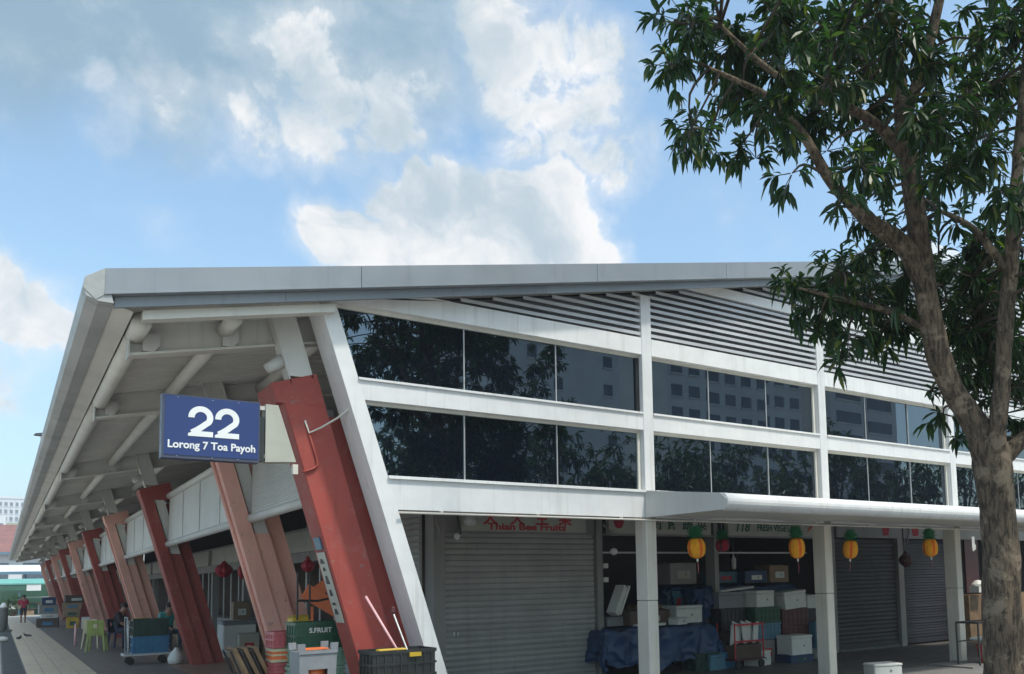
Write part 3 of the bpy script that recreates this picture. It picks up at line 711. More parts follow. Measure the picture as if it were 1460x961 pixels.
MB().prism([(16.50, YS - .085, 2.42), (16.70, YS - .085, 2.42), (16.74, YS - .085, 2.66), (16.46, YS - .085, 2.66)], (0, .004, 0)).build('sign_picture', 'paper_red', st4)
box_part('pillar', 'pillar_grey', st4, 18.02, 18.16, YS - .06, YS + .2, .004, 2.80)
MB().tube([(16.35, YS - .1, 2.8), (16.32, YS - .12, 2.5), (16.22, YS - .14, 2.36), (16.2, YS - .1, 2.15)], .02, 6).build('drain_pipe', 'pillar_grey', st4, smooth=True)
st5 = empty('market_stall', (20, YS, 0), 'open stall with brown counter front behind the tree trunk', 'stall', 'stalls behind the gable front')
box_part('counter', 'wood', st5, 18.2, 22, YS - .3, YS + .4, .004, 1.05)
box_part('curtain', 'plastic_maroon', st5, 18.55, 19.1, YS - .05, YS, 1.1, 2.7)
box_part('sign_board', 'pillar_grey', st5, 18.18, 22, YS - .08, YS - .02, 2.36, 2.80)

# stalls facing the walkway
side_labels = ['open stall with white metal door frame behind the first pink column', 'dim stall with pale board sign behind the second red column',
               'dim open stall behind the second pink column', 'dim open stall behind the third red column', 'dim open stall behind the third pink column']
for i in range(15):
    ya = 15.35 + i * 3.9; yb = ya + 3.88
    if ya > 70: break
    lab = side_labels[i] if i < 5 else 'far dim open stall deep along the covered walkway'
    s = empty('walkway_stall', (5.1, ya + 1.9, 0), lab, 'stall', 'stalls facing the walkway')
    box_part('pillar', 'pillar_grey', s, 5.0, 5.18, ya, ya + .2, .009, 2.79)
    box_part('sign_board', 'sign_cream', s, 4.93, 4.99, ya + .3, yb - .2, 2.3, 2.72)
    box_part('shutter_box', 'pillar_grey', s, 5.0, 5.3, ya + .21, yb, 2.1, 2.79)
    box_part('counter', ('metal_pale', 'wood', 'pillar_grey')[i % 3], s, 5.02, 5.7, ya + .4, yb - .6, .009, .82)
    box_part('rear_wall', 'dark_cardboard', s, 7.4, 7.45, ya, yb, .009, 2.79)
    if i < 4:
        for q in range(3): box_part('door_frame', 'metal_pale', s, 4.985, 5.01, ya + .5 + q * .9, ya + .55 + q * .9, .82, 2.1)
# shared sloped pale board and red lanterns over the walkway
def lantern(name, loc, label, cat, body, seam, crown, r=.124, h=.30, group=None, string_to=None, tail=True):
    e = empty(name, loc, label, cat, group); pine = 'pineapple' in name
    b = MB(); n = 32; prof = []
    for q in range(11):
        t = q / 10; a = math.pi * t
        rr = r * (abs(math.sin(a)) ** (.27 if pine else .6)) if 0 < q < 10 else r * .28
        prof.append((rr, -h / 2 + h * t))
    x, y, z = loc
    bb = len(b.v); b.lathe(prof, (x, y, z), n, wob=lambda k: (1.0 if k % 2 else .955) * (.90 if k % 8 == 5 else 1.0))
    idx = 0
    for fi in range(len(b.f)):
        if fi < 10 * n and (fi % n) % 8 in (4, 5): b.mi[fi] = 1
    b.build('body', [body, seam], e, smooth=False)
    c = MB()
    if not pine: c.lathe([(r * .3, 0), (r * .34, .03), (r * .1, .05), (.006, .07)], (x, y, z + h / 2 - .005), 10)
    for ring, (nn, tilt, ln) in enumerate([(16, 82, .10), (18, 62, .125), (18, 45, .14), (16, 28, .145), (14, 12, .15)] if pine else []):
        for q in range(nn):
            a = 2 * math.pi * (q + .5 * ring) / nn; ti = R(tilt + random.uniform(-8, 8))
            d = Vector((math.sin(ti) * math.cos(a), math.sin(ti) * math.sin(a), math.cos(ti)))
            sv = Vector((-math.sin(a), math.cos(a), 0)) * .024; p0 = Vector((x, y, z + h / 2 - .02 + ring * .012)) + Vector((math.cos(a), math.sin(a), 0)) * .03
            up = d.cross(sv).normalized() * .008
            p1 = p0 + d * ln * .5; p2 = p0 + d * ln
            c.add([p0 - sv * .6, p0 + sv * .6, p1 + sv + up, p2, p1 - sv + up], [(0, 1, 2, 3, 4)])
    c.build('crown', crown, e)
    if string_to: MB().tube([(x, y, z + h / 2), (x, y, string_to)], .003, 5).build('string', 'letter_pale', e)
    e.rotation_euler = (random.uniform(-.07, .07), random.uniform(-.07, .07), random.uniform(-.5, .5)); e.scale = (random.uniform(.94, 1.05), random.uniform(.94, 1.05), random.uniform(.93, 1.06))
    if tail:
        MB().lathe([(.004, 0), (.016, -.015), (.012, -.04), (.003, -.05)], (x, y, z - h / 2), 8).build('tip', 'letter_white', e, smooth=True)
        MB().tube([(x, y, z - h / 2 - .05), (x + .01, y, z - h / 2 - .13), (x - .015, y, z - h / 2 - .22)], [.003, .006, .002], 5).build('tassel', 'plastic_pink', e)
    return e
GL = 'pineapple lanterns hung along the front'
lantern('pineapple_lantern', (7.56, YF - .07, 1.98), 'yellow paper pineapple lantern over the blue tarp table, next to the first white post', 'lantern', 'paper_yellow', 'paper_orange', 'paper_green', group=GL, string_to=2.36)
lantern('pineapple_lantern', (9.52, YF - .07, 1.99), 'yellow paper pineapple lantern hanging just left of the second upright white post', 'lantern', 'paper_yellow', 'paper_orange', 'paper_green', group=GL, string_to=2.36)
lantern('pineapple_lantern', (10.73, YF - .07, 1.975), 'yellow paper pineapple lantern in front of the charcoal roller shutter', 'lantern', 'paper_yellow', 'paper_orange', 'paper_green', group=GL, string_to=2.36)
lantern('pineapple_lantern', (12.83, YF - .07, 2.01), 'yellow paper pineapple lantern in front of the blue black shutter', 'lantern', 'paper_yellow', 'paper_orange', 'paper_green', group=GL, string_to=2.36)
lantern('pineapple_lantern', (9.79, 10.6, 2.12), 'dark red paper pineapple lantern with green top, deep in the stall shade', 'lantern', 'paper_red', 'plastic_maroon', 'paper_green', group='red lanterns', string_to=2.8, r=.12, h=.22, tail=False)
lantern('round_lantern', (15.2, 10.9, 1.86), 'dull dark red round lantern by the post between the dark shutters', 'lantern', 'plastic_maroon', 'plastic_maroon', 'plastic_maroon', group='red lanterns', string_to=2.8, r=.15, h=.30, tail=False)
lantern('round_lantern', (3.95, 13.9, 1.92), 'small red lantern seen between first red and first pink columns', 'lantern', 'paper_red', 'plastic_red', 'paper_red', group='red lanterns', string_to=2.55, r=.11, h=.2, tail=False)
lantern('round_lantern', (4.35, 22.2, 2.05), 'larger round red lantern between second red and first pink columns', 'lantern', 'paper_red', 'plastic_red', 'paper_red', group='red lanterns', string_to=2.55, r=.2, h=.36, tail=False)
lantern('round_lantern', (4.62, 21.6, 2.0), 'narrow bright red lantern beside the larger round one', 'lantern', 'plastic_red', 'paper_red', 'plastic_red', group='red lanterns', string_to=2.55, r=.1, h=.34, tail=False)

# ================================================================== BUILDING NUMBER SIGN
sb_ = empty('number_sign', (1.64, 8.95, 2.8), 'blue building number sign reading 22 on the first red column', 'sign')
X0, X1, Z0, Z1, YG = 1.19, 2.06, 2.815, 3.425, 8.95
box_part('casing', 'sign_frame', sb_, X0, X1, YG, YG + .13, Z0, Z1)
box_part('face', 'sign_blue', sb_, X0 + .022, X1 - .012, YG - .006, YG - .0005, Z0 + .03, Z1 - .012)
def digit_two(cx, zb, H, t):
    """heavy grotesque figure 2: half-round top, swept diagonal, flat foot"""
    Wd = H * .74; r = (Wd - t) / 2; ox = cx; oz = zb + H - t / 2 - r
    path = [(ox + r * math.cos(R(a)), oz + r * math.sin(R(a))) for a in range(184, -36, -8)]
    tx, tz = path[-1]; ex, ez = cx - Wd / 2 + t * .60, zb + t * .62
    path += [(tx - (tx - ex) * k * (1 - .10 * math.sin(math.pi * k)), tz + (ez - tz) * k) for k in (.2, .4, .6, .8, 1.0)]
    L_, R_ = [], []
    for i, (x, z) in enumerate(path):
        a = path[max(i - 1, 0)]; b = path[min(i + 1, len(path) - 1)]; dx, dz = b[0] - a[0], b[1] - a[1]; n_ = math.hypot(dx, dz)
        L_.append((x - dz / n_ * t / 2, z + dx / n_ * t / 2)); R_.append((x + dz / n_ * t / 2, z - dx / n_ * t / 2))
    m_ = MB()
    for i in range(len(path) - 1):
        q_ = [L_[i], R_[i], R_[i + 1], L_[i + 1]]; m_.prism([(x, YG - .0105, z) for x, z in q_], (0, .004, 0))
    m_.prism([(x, YG - .0108, z) for x, z in ((cx - Wd / 2, zb), (cx + Wd / 2, zb), (cx + Wd / 2, zb + t * .93), (cx - Wd / 2 + t * .9, zb + t * .93), (cx - Wd / 2, zb + t * .45))], (0, .0045, 0))
    return m_.build('numeral', 'letter_white', sb_)
digit_two(1.522, 3.035, .295, .055); digit_two(1.757, 3.035, .295, .055)
text('lettering', 'Lorong 7 Toa Payoh', .102, (1.63, YG - .008, 2.915), sb_, 'letter_white', off=.0024, ext=.003, sx=.93)
for sx_ in (X0 + .13, (X0 + X1) / 2, X1 - .2):
    for sz_ in (Z0 + .016, Z1 - .03): MB().lathe([(.006, 0), (.006, .006)], (sx_, YG - .006, sz_), 8).build('screw', 'metal_pale', sb_)
box_part('side_return', 'plastic_black', sb_, X1 + .001, X1 + .045, YG + .01, YG + .12, Z0 + .02, Z1 - .14)
MB().prism([(2.12, YG + .02, 2.83), (2.42, YG + .02, 2.85), (2.24, YG + .02, 3.42), (2.12, YG + .02, 3.42)], (0, .14, 0)).build('mounting_plate', 'sign_cream', sb_)
MB().box(2.06, 2.13, YG + .04, YG + .1, 3.36, 3.40).box(2.06, 2.13, YG + .04, YG + .1, 2.87, 2.91).build('bracket', 'steel_grey', sb_)
MB().box(2.38, 2.43, YG - .02, YG + .05, 2.72, 2.82).build('cable_box', 'post_cream', sb_)

# ================================================================== LOOSE GOODS
def place(o, loc, rz): o.location = loc; o.rotation_euler.z = rz; return o
def crate(loc, w, d, h, m, label, rz=0.0, group=None, rim=None, name='crate', ribs=6, cat='crate', text_=None):
    e = empty(name, loc, label, cat, group, rz)
    t = .014; x, y = w / 2, d / 2
    b = MB()
    b.box(-x + .01, x - .01, -y + .01, y - .01, 0, t)
    for (x0, x1, y0, y1) in ((-x, x, -y, -y + t), (-x, x, y - t, y), (-x, -x + t, -y + t, y - t), (x - t, x, -y + t, y - t)): b.box(x0, x1, y0, y1, t * .2, h - .03)
    b.build('wall', m, e, world=False)
    r = MB(); q = .012
    for zz, hh in ((h - .035, .035), (h * .45, .022), (.0, .03)):
        for (x0, x1, y0, y1) in ((-x - q, x + q, -y - q, -y - .0008), (-x - q, x + q, y + .0008, y + q), (-x - q, -x - .0008, -y, y), (x + .0008, x + q, -y, y)): r.box(x0, x1, y0, y1, zz, zz + hh)
    r.build('rim', rim or m, e, world=False)
    rb_ = MB()
    for k in range(ribs):
        xx = -x + w * (k + .5) / ribs; rb_.box(xx - .008, xx + .008, -y - .009, -y - .0008, .03, h - .036)
    for k in range(4):
        yy = -y + d * (k + .5) / 4; rb_.box(-x - .009, -x - .0008, yy - .008, yy + .008, .03, h - .036)
    rb_.build('rib', m, e, world=False)
    if text_:
        s = text('lettering', text_, .075, (0, 0, 0), e, 'letter_pale', off=.002, ext=.002); s.location = (0, -y - .014, h * .60)
    return e
def styro(loc, w, d, h, label, rz=0.0, group=None, m='styrofoam', name='foam_box', cat='box', tilt=0.0, lid=True):
    e = empty(name, loc, label, cat, group, rz); e.rotation_euler.y = tilt
    hl = h * .16 if lid else 0
    MB().bbox(-w / 2 + .008, w / 2 - .008, -d / 2 + .008, d / 2 - .008, 0, h - hl - .003, .012).build('body', m, e, world=False)
    if lid: MB().bbox(-w / 2, w / 2, -d / 2, d / 2, h - hl, h, .012).build('lid', m, e, world=False)
    else:
        MB().obox((0, -d / 4, h + .004), (w / 2 - .01, 0, 0), (0, d / 4 - .01, .012), (0, 0, .004)).obox((0, d / 4, h + .006), (w / 2 - .01, 0, 0), (0, d / 4 - .01, -.01), (0, 0, .004)).build('flap', m, e, world=False)
    MB().lathe([(.002, 0), (.022, 0), (.022, .003), (.002, .003)], (0, 0, 0), 10).build('stamp', 'plastic_grey', e, world=False)
    st_ = [c_ for c_ in e.children if c_.name.startswith('stamp')][0]; st_.rotation_euler.x = R(90); st_.location = (w * .08, -d / 2 + .006, h * .45)
    if not lid and w > .35:
        MB().box(-w * .22, w * .24, -d / 2 + .0035, -d / 2 + .0055, h * .25, h * .62).build('printed_band', random.choice(['sign_cream', 'plastic_green', 'plastic_red', 'plastic_blue', 'letter_pale', 'plastic_yellow']), e, world=False)
    return e
def tarp(loc, w, d, h, drop, label, seed, rz=0.0):
    rnd = random.Random(seed); nx, ny = 84, 60
    b = MB(); o = Vector(loc); import mathutils
    for j in range(ny + 1):
        for i in range(nx + 1):
            u = (i / nx - .5) * (w + 2 * drop); v = (j / ny - .5) * (d + 2 * drop)
            ox = max(0, abs(u) - w / 2); oy = max(0, abs(v) - d / 2); o_ = max(ox, oy)
            nz = mathutils.noise.noise(Vector((u * 3.1 + seed, v * 3.1, 0.3))) ; n2 = mathutils.noise.noise(Vector((u * 9 + seed, v * 9, 1.3)))
            x = max(-w / 2, min(w / 2, u)) + (0.06 * nz + .10 * o_) * (1 if u > 0 else -1) * (ox > 0)
            y = max(-d / 2, min(d / 2, v)) + (0.06 * nz + .10 * o_) * (1 if v > 0 else -1) * (oy > 0)
            rg = abs(mathutils.noise.noise(Vector((u * 4.5 + seed, v * 4.5, 5.1)))); rg2 = abs(mathutils.noise.noise(Vector((u * 11 + seed, v * 5 , 2.1))))
            z = h - o_ * (1.0 + .35 * nz) + .07 * nz * (o_ == 0) + .02 * n2 - .06 * rg - .03 * rg2
            fold = .05 * math.sin(u * 13 + 3 * nz) * min(1, oy * 4) ; fold2 = .05 * math.sin(v * 13 + 3 * nz) * min(1, ox * 4)
            b.v.append(Vector((x + .03 * n2 + fold2 - .05 * rg2, y + .03 * n2 - fold - .05 * rg, max(.012, z))))
    for j in range(ny):
        for i in range(nx):
            a = j * (nx + 1) + i; b.f.append([a, a + 1, a + nx + 2, a + nx + 1]); b.mi.append(0)
    b.v = [v + o for v in b.v]
    t = b.build('tarpaulin', 'tarp_blue', None, smooth=True, label=label, cat='tarpaulin')
    return t
def table(loc, w, d, h, label, m='metal_dark', name='trestle_table'):
    e = empty(name, loc, label, 'table')
    MB().box(-w / 2, w / 2, -d / 2, d / 2, h - .03, h).build('table_top', m, e, world=False)
    for sx_ in (-1, 1):
        for sy_ in (-1, 1): MB().box(sx_ * (w / 2 - .05) - .02, sx_ * (w / 2 - .05) + .02, sy_ * (d / 2 - .05) - .02, sy_ * (d / 2 - .05) + .02, 0, h - .03).build('leg', m, e, world=False)
    return e
table((9.0, 11.85, .008), 2.3, .9, .76, 'low trestle table hidden under the blue tarpaulin in the vegetable stall')
tarp((9.0, 11.80, 0), 2.36, 1.10, .80, .62, 'crumpled dark blue tarpaulin draped over the front table of the open stall', 3)
table((11.6, 12.65, .008), 3.2, .8, 1.38, 'tall table hidden under the raised blue tarpaulin', name='trestle_table')
tarp((11.6, 12.65, 0), 3.3, .95, 1.45, .75, 'dark blue tarpaulin heaped over goods at the back of the open stall', 11)
styro((9.72, 11.62, .815), .60, .42, .30, 'white foam box standing on the tarp covered table')
styro((8.92, 11.70, .815), .86, .40, .24, 'brown carton lying on the tarp covered table behind the first post', m='dark_cardboard', name='carton', lid=False)
MB().bbox(8.55, 9.18, 11.40, 11.52, .80, .845, .008).build('foam_sheet', 'styrofoam', None, label='thin white foam lid lying at the tarp table edge', cat='lid')
crate((9.85, 11.30, .008), .55, .34, .30, 'plastic_dark_green', 'dark green crate on the floor beneath the front tarp edge')
styro((11.45, 12.52, 1.48), .62, .4, .22, 'pale blue bundle box on top of the heaped tarpaulin', m='plastic_lightblue', name='carton', lid=False)
crate((11.48, 11.48, .74), .64, .42, .28, 'plastic_green', 'bright green crate stacked on the light blue basket')
crate((11.50, 11.48, .44), .60, .42, .29, 'plastic_lightblue', 'light blue basket under the bright green crate')
styro((11.48, 11.50, .008), .44, .40, .42, 'grey carton standing on end under the light blue basket', m='pillar_grey', name='carton', lid=False)
styro((11.42, 11.46, 1.03), .52, .40, .30, 'white foam box on top of the bright green crate', rz=.1)
styro((10.80, 11.62, 1.03), .62, .30, .29, 'grey foam box beside the white one on the goods pile', m='plastic_grey', rz=-.06)
crate((10.80, 11.66, .62), .60, .40, .40, 'plastic_black', 'black crate under the grey foam box on the goods pile')
styro((10.8, 11.68, .008), .62, .42, .60, 'tall dark carton under the black crate in the goods pile', m='dark_cardboard', name='carton', lid=False)
MB().obox((11.05, 11.75, 1.365), (.42, 0, .03), (0, .16, 0), (0, 0, .018)).build('foam_sheet', 'styrofoam', None, label='long white foam lid laid across the goods pile', cat='lid')
crate((12.22, 11.50, .66), .70, .44, .31, 'plastic_maroon', 'upper dark maroon crate of the stack by the second upright post')
crate((12.22, 11.50, .34), .70, .44, .31, 'plastic_maroon', 'middle dark maroon crate of the stack by the second upright post')
crate((12.24, 11.56, .008), .70, .44, .33, 'plastic_black', 'black crate at the foot of the maroon crate stack')
styro((12.22, 11.44, .975), .60, .42, .33, 'white foam box tilted on top of the maroon crates', tilt=-.07)
styro((11.92, 11.05, .15), .56, .40, .35, 'white foam box on the low navy carton at the front')
styro((11.92, 11.06, .008), .62, .42, .14, 'low navy carton on the floor under a white foam box', m='tarp_blue', name='carton', lid=False)
crate((12.78, 11.30, .20), .38, .36, .50, 'plastic_lightblue', 'tall light blue bin beside the second upright post')
styro((12.80, 11.22, .008), .46, .34, .19, 'small white foam box under the light blue bin')
styro((12.98, 11.62, .95), .50, .40, .26, 'white foam box half hidden behind the second upright post', m='styrofoam')
crate((12.98, 11.68, .008), .5, .42, .93, 'plastic_black', 'tall black bin half hidden behind the second upright post', name='bin', cat='bin')
styro((10.15, 12.35, 1.0), .45, .38, .36, 'dusty blue carton behind the grey foam box in the goods pile', m='plastic_lightblue', name='carton', lid=False)
styro((10.55, 12.0, .008), .6, .4, 1.0, 'tall stack of dark cartons behind the goods pile', m='dark_cardboard', name='carton', lid=False)
styro((12.05, 12.3, 1.47), .62, .42, .24, 'navy carton lying on the heaped tarpaulin', m='tarp_blue', name='carton', lid=False)
styro((12.75, 12.35, 1.47), .56, .42, .34, 'dull brown carton at the right end of the heaped tarpaulin', m='cardboard', name='carton', lid=False)
styro((10.35, 12.5, 1.48), .66, .42, .40, 'grey carton high on the heaped tarpaulin beside the inner post', m='pillar_grey', name='carton', lid=False)
styro((8.35, 11.85, .815), .36, .30, .16, 'small grey tub box on the tarp table near the grey shutter', m='plastic_grey')
styro((9.35, 12.15, .815), .7, .34, .30, 'long brown carton behind the white foam box on the tarp table', m='cardboard', name='carton', lid=False)
styro((10.02, 11.2, .008), .34, .3, .26, 'teal tub standing by the red hand trolley', m='plastic_lightblue')
styro((11.05, 11.15, .008), .42, .34, .26, 'low white foam box on the floor left of the stacked white box', rz=.2)
styro((11.02, 12.2, 1.33 - .31), .5, .36, .34, 'white foam box behind the grey one on the goods pile', rz=.05)
styro((13.25, 12.2, .008), .5, .5, 1.2, 'tall pale carton in the far corner of the open stall', m='letter_pale', name='carton', lid=False)
styro((9.45, 11.42, .80), .30, .24, .12, 'small white foam tray on the tarp table edge', rz=.3)
tarp((10.5, 12.0, 0), .7, .5, 1.42, .55, 'small crumpled blue tarpaulin hanging beside the inner post', 29)
crate((10.35, 11.32, .008), .42, .34, .28, 'plastic_blue', 'blue crate on the floor beside the hand trolley')
# red hand trolley loaded with papers
tr = empty('hand_trolley', (10.62, 11.12, .004), 'red framed hand trolley loaded with white cardboard scraps', 'trolley')
MB().box(-.36, .36, -.24, .24, .14, .17).build('deck', 'plastic_maroon', tr, world=False)
for sx_ in (-.34, .34):
    for sy_ in (-.22, .22):
        MB().tube([(sx_, sy_, .17), (sx_, sy_, .78)], .014, 6).build('post', 'plastic_red', tr, world=False)
        MB().tube([(sx_ * .82, sy_ - .02, .07), (sx_ * .82, sy_ + .02, .07)], .066, 12).build('wheel', 'rubber', tr, world=False)
for zz in (.45, .74): MB().box(-.35, .35, -.235, -.22, zz, zz + .03).build('rail', 'plastic_red', tr, world=False)
MB().box(-.31, .31, -.20, .20, .172, .40).build('sack', 'dark_cardboard', tr, world=False)
for k in range(7):
    xx = -.28 + .09 * k; MB().obox((xx, -.12 + .03 * (k % 3), .60 + .03 * (k % 2)), (.07, .01, .02 * (-1) ** k), (0, .012, .004), (.02 * (-1) ** k, 0, .17)).build('cardboard_scrap', 'styrofoam' if k % 2 else 'letter_pale', tr, world=False)
MB().obox((8.20, 11.45, 1.25), (.05, .02, -.03), (.01, .14, 0), (.10, 0, .22)).obox((8.26, 11.44, 1.25), (.012, 0, -.006), (.008, .145, 0), (.10, 0, .23)).build('carton_flap', 'styrofoam', None, label='leaning folded white carton by the post beside the grey shutter', cat='carton')
styro((11.15, 8.52, .0), .50, .34, .20, 'white foam box on the open pavement between the white posts', rz=-.35)
# folding rack with red bucket at the right
rk = empty('display_rack', (13.6, 8.3, .03), 'black tubular rack with a pale shelf beside the third white post', 'rack')
for xx in (-.45, .45):
    for yy in (-.2, .2): MB().tube([(xx, yy, 0), (xx, yy, .70)], .017, 6).build('leg', 'metal_dark', rk, world=False)
for yy in (-.2, .2):
    MB().tube([(-.45, yy, .70), (.45, yy, .70)], .017, 6).build('rail', 'metal_dark', rk, world=False)
    MB().tube([(-.45, yy, .38), (.45, yy, .38)], .013, 6).build('rail', 'metal_dark', rk, world=False)
for xx in (-.45, .45): MB().tube([(xx, -.2, .70), (xx, .2, .70)], .015, 6).build('cross_bar', 'metal_dark', rk, world=False)
MB().bbox(-.10, .44, -.19, .19, .395, .43, .008).build('shelf', 'letter_pale', rk, world=False)
bk = empty('bucket', (13.68, 8.28, .034), 'red plastic bucket standing under the black tubular rack', 'bucket')
MB().lathe([(.13, 0), (.14, .02), (.175, .27), (.19, .28), (.19, .30), (.172, .30), (.135, .03), (.002, .03)], (0, 0, 0), 18).build('body', 'plastic_red', bk, world=False, smooth=True)
MB().tube([(.18 * math.cos(R(a)), -.05, .28 + .13 * math.sin(R(a)) * -1) for a in range(0, 181, 20)], .005, 5).build('handle', 'metal_pale', bk, world=False)
MB().obox((18.35, 11.3, 2.25), (.09, .02, 0), (.02, .02, 0), (.0, 0, .16)).obox((18.33, 11.27, 2.14), (.06, 0, .03), (0, .01, 0), (0, 0, .05)).build('wall_fan', 'letter_white', None, label='white wall fan head beside the dark red curtain', cat='fan')
MB().obox((18.45, 11.3, 1.18), (.17, 0, 0), (0, .12, 0), (0, 0, .07)).lathe([(.01, .08), (.12, .08), (.15, .14), (.08, .22), (.01, .24)], (18.45, 11.3, 1.16), 12).build('weighing_scale', 'letter_white', None, label='white weighing scale on the brown counter by the tree trunk', cat='scale')

# ---- by the first red column
GS = 'crates stacked between first red and pink columns'
z = .009
for k, (m, h, lab) in enumerate([('plastic_pink', .26, 'lowest pink crate of the narrow stack'), ('plastic_pink', .24, 'second pink crate from the floor in the narrow stack'), ('plastic_pink', .22, 'third pink crate from the floor in the narrow stack'), ('plastic_orange', .16, 'orange crate in the narrow stack between pink crates'), ('plastic_pink', .19, 'topmost pink crate of the narrow stack under a yellow box')]):
    crate((2.73, 10.45, z), .36, .34, h - .006, m, lab, rz=.05 * (-1) ** k, group=GS, rim='plastic_cream' if k % 2 else m); z += h
styro((2.86, 10.42, z), .22, .24, .15, 'small yellow box on top of the pink crate stack', m='plastic_yellow', lid=False, name='carton')
z = .009
for k, (m, h, lab) in enumerate([('plastic_pale_green', .22, 'pale green crate at the foot of the green stack'), ('plastic_cream', .14, 'cream crate second from the floor in the green stack'), ('plastic_yellow', .15, 'yellow brown crate in the green stack'), ('plastic_pale_green', .17, 'pale green crate above the yellow brown one'), ('plastic_pale_green', .20, 'fifth crate of the green stack, pale green'), ('plastic_green', .30, 'topmost dark green crate lettered S.FRUIT')]):
    crate((2.94 + .01 * (-1) ** k, 10.02, z), .52, .40, h - .006, m, lab, group=GS, rim='plastic_pale_green' if k < 5 else m, text_='S.FRUIT' if k == 5 else None); z += h
# upturned grey stool stack with orange tub
gs = empty('plastic_stool', (2.60, 8.95, .0085), 'tall grey upturned plastic stool stack with orange tub in front of green crates', 'stool')
def taper(mb, x0, x1, y0, y1, z0, z1, s):
    return mb.hexa([(x0, y0, z0), (x1, y0, z0), (x1, y1, z0), (x0, y1, z0), (x0 * s, y0 * s, z1), (x1 * s, y0 * s, z1), (x1 * s, y1 * s, z1), (x0 * s, y1 * s, z1)])
b = MB()
taper(b, -.155, .155, -.155, -.13, .02, .30, 1.06); taper(b, -.155, .155, .13, .155, .02, .30, 1.06); taper(b, -.155, -.13, -.128, .128, .02, .30, 1.06); taper(b, .13, .155, -.128, .128, .02, .30, 1.06)
b.box(-.15, .15, -.15, .15, 0, .02); b.build('lower_seat', 'plastic_grey', gs, world=False)
b = MB(); taper(b, -.17, -.09, -.17, -.14, .31, .92, 1.08); taper(b, .09, .17, -.17, -.14, .31, .92, 1.08); taper(b, -.17, -.14, -.139, .17, .31, .92, 1.08); taper(b, .14, .17, -.139, .17, .31, .92, 1.08); taper(b, -.139, .139, .14, .17, .31, .92, 1.08)
b.box(-.0965, .0965, -.1815, -.155, .745, .92); b.box(-.0965, .0965, -.176, -.15, .31, .40); b.box(-.19, .19, -.195, -.183, .90, .93); b.box(-.16, .16, -.15, .15, .885, .90)
b.build('seat_skirt', 'plastic_grey', gs, world=False)
for sx_ in (-1, 1):
    for sy_ in (-1, 1): taper(MB(), sx_ * .16 - .035, sx_ * .16 + .035, sy_ * .16 - .02, sy_ * .16 + .02, .931, 1.0, 1.02).build('leg', 'plastic_grey', gs, world=False)
MB().lathe([(.09, .32), (.12, .55), (.125, .79), (.11, .80), (.02, .79)], (0, 0, 0), 16).build('tub', 'plastic_orange', gs, world=False, smooth=True)
MB().box(-.13, .13, -.12, .12, .934, .944).build('tray', 'plastic_orange', gs, world=False)
# umbrella stand frame and folded orange barrier behind the crates
uf = empty('umbrella_frame', (2.95, 10.3, 1.20), 'thin black rods standing in the topmost green crate', 'frame')
for xx, hh in ((-.14, .55), (.0, .53), (.36, .30)): MB().tube([(xx, 0, 0), (xx + .0, 0, hh)], .011, 6).build('rod', 'metal_dark', uf, world=False)
MB().tube([(-.14, 0, .22), (.10, .03, .21), (.36, 0, .26)], .013, 6).build('cross_rod', 'metal_dark', uf, world=False)
ob = empty('folding_barrier', (3.75, 12.2, .0085), 'folded bright orange plastic barrier leaning behind the crates', 'barrier')
MB().obox((-.1, 0, 1.38), (.22, 0, -.14), (0, .03, 0), (.05, 0, .09)).build('panel', 'plastic_orange', ob, world=False)
MB().obox((-.08, .05, 1.55), (.20, 0, .15), (0, .03, 0), (-.05, 0, .06)).build('panel', 'plastic_orange', ob, world=False)
for xx in (-.25, .12): MB().box(xx, xx + .04, -.02, .02, 0, 1.3).build('leg', 'plastic_orange', ob, world=False)
# black crates by the leaning white post
crate((3.28, 8.42, .66), .64, .40, .27, 'plastic_black', 'upper black folding crate with yellow straps by the leaning white post', ribs=8)
crate((3.28, 8.42, .335), .64, .40, .32, 'plastic_black', 'middle black folding crate by the leaning white post', ribs=8)
crate((3.28, 8.42, .0085), .64, .40, .32, 'plastic_black', 'lowest black folding crate by the leaning white post', ribs=8)
MB().bbox(3.07, 3.36, 8.36, 8.46, .90, .935, .008).box(3.32, 3.44, 8.185, 8.215, .86, .90).build('yellow_strap', 'plastic_yellow', None, label='yellow plastic straps lying across the black folding crate', cat='strap')
MB().tube([(3.42, 8.45, .70), (3.11, 8.86, 1.46)], .013, 8).build('pink_tube', 'tube_pink', None, smooth=True, label='long pale pink tube leaning out of the black crate', cat='tube')
bm_ = empty('broom', (3.50, 8.5, .69), 'thin grey handled brush standing in the black crate', 'broom')
MB().tube([(0, 0, 0), (-.12, .28, .58)], .009, 6).build('handle', 'metal_pale', bm_, world=False)
MB().lathe([(.012, 0), (.028, .02), (.024, .07), (.008, .085)], (-.123, .285, .575), 8).build('brush_head', 'plastic_maroon', bm_, world=False)
# folded wooden stools lying against the pink column
fs = empty('folding_chairs', (2.36, 10.7, .0085), 'stack of folded wooden chairs with black metal legs leaning on pink column', 'chair')
for k in range(3):
    x_ = -.02 + k * .11
    MB().obox((x_, .0, .55), (.02, 0, .008), (0, .2, 0), (-.16, 0, .34)).build('seat_board', 'wood', fs, world=False)
    MB().tube([(x_ + .16, -.21, 0), (x_ - .20, -.21, .86), (x_ - .20, .21, .86), (x_ + .16, .21, 0)], .013, 6).build('leg_frame', 'metal_dark', fs, world=False)
MB().tube([(-.34, -.2, 0), (-.32, -.2, .55), (-.18, -.2, .62), (.1, -.2, .35)], .013, 6).build('leg_frame', 'metal_dark', fs, world=False)
box_b = crate((2.62, 10.05, .009), .38, .5, .30, 'plastic_cream', 'low cream crate under the folded wooden chairs')
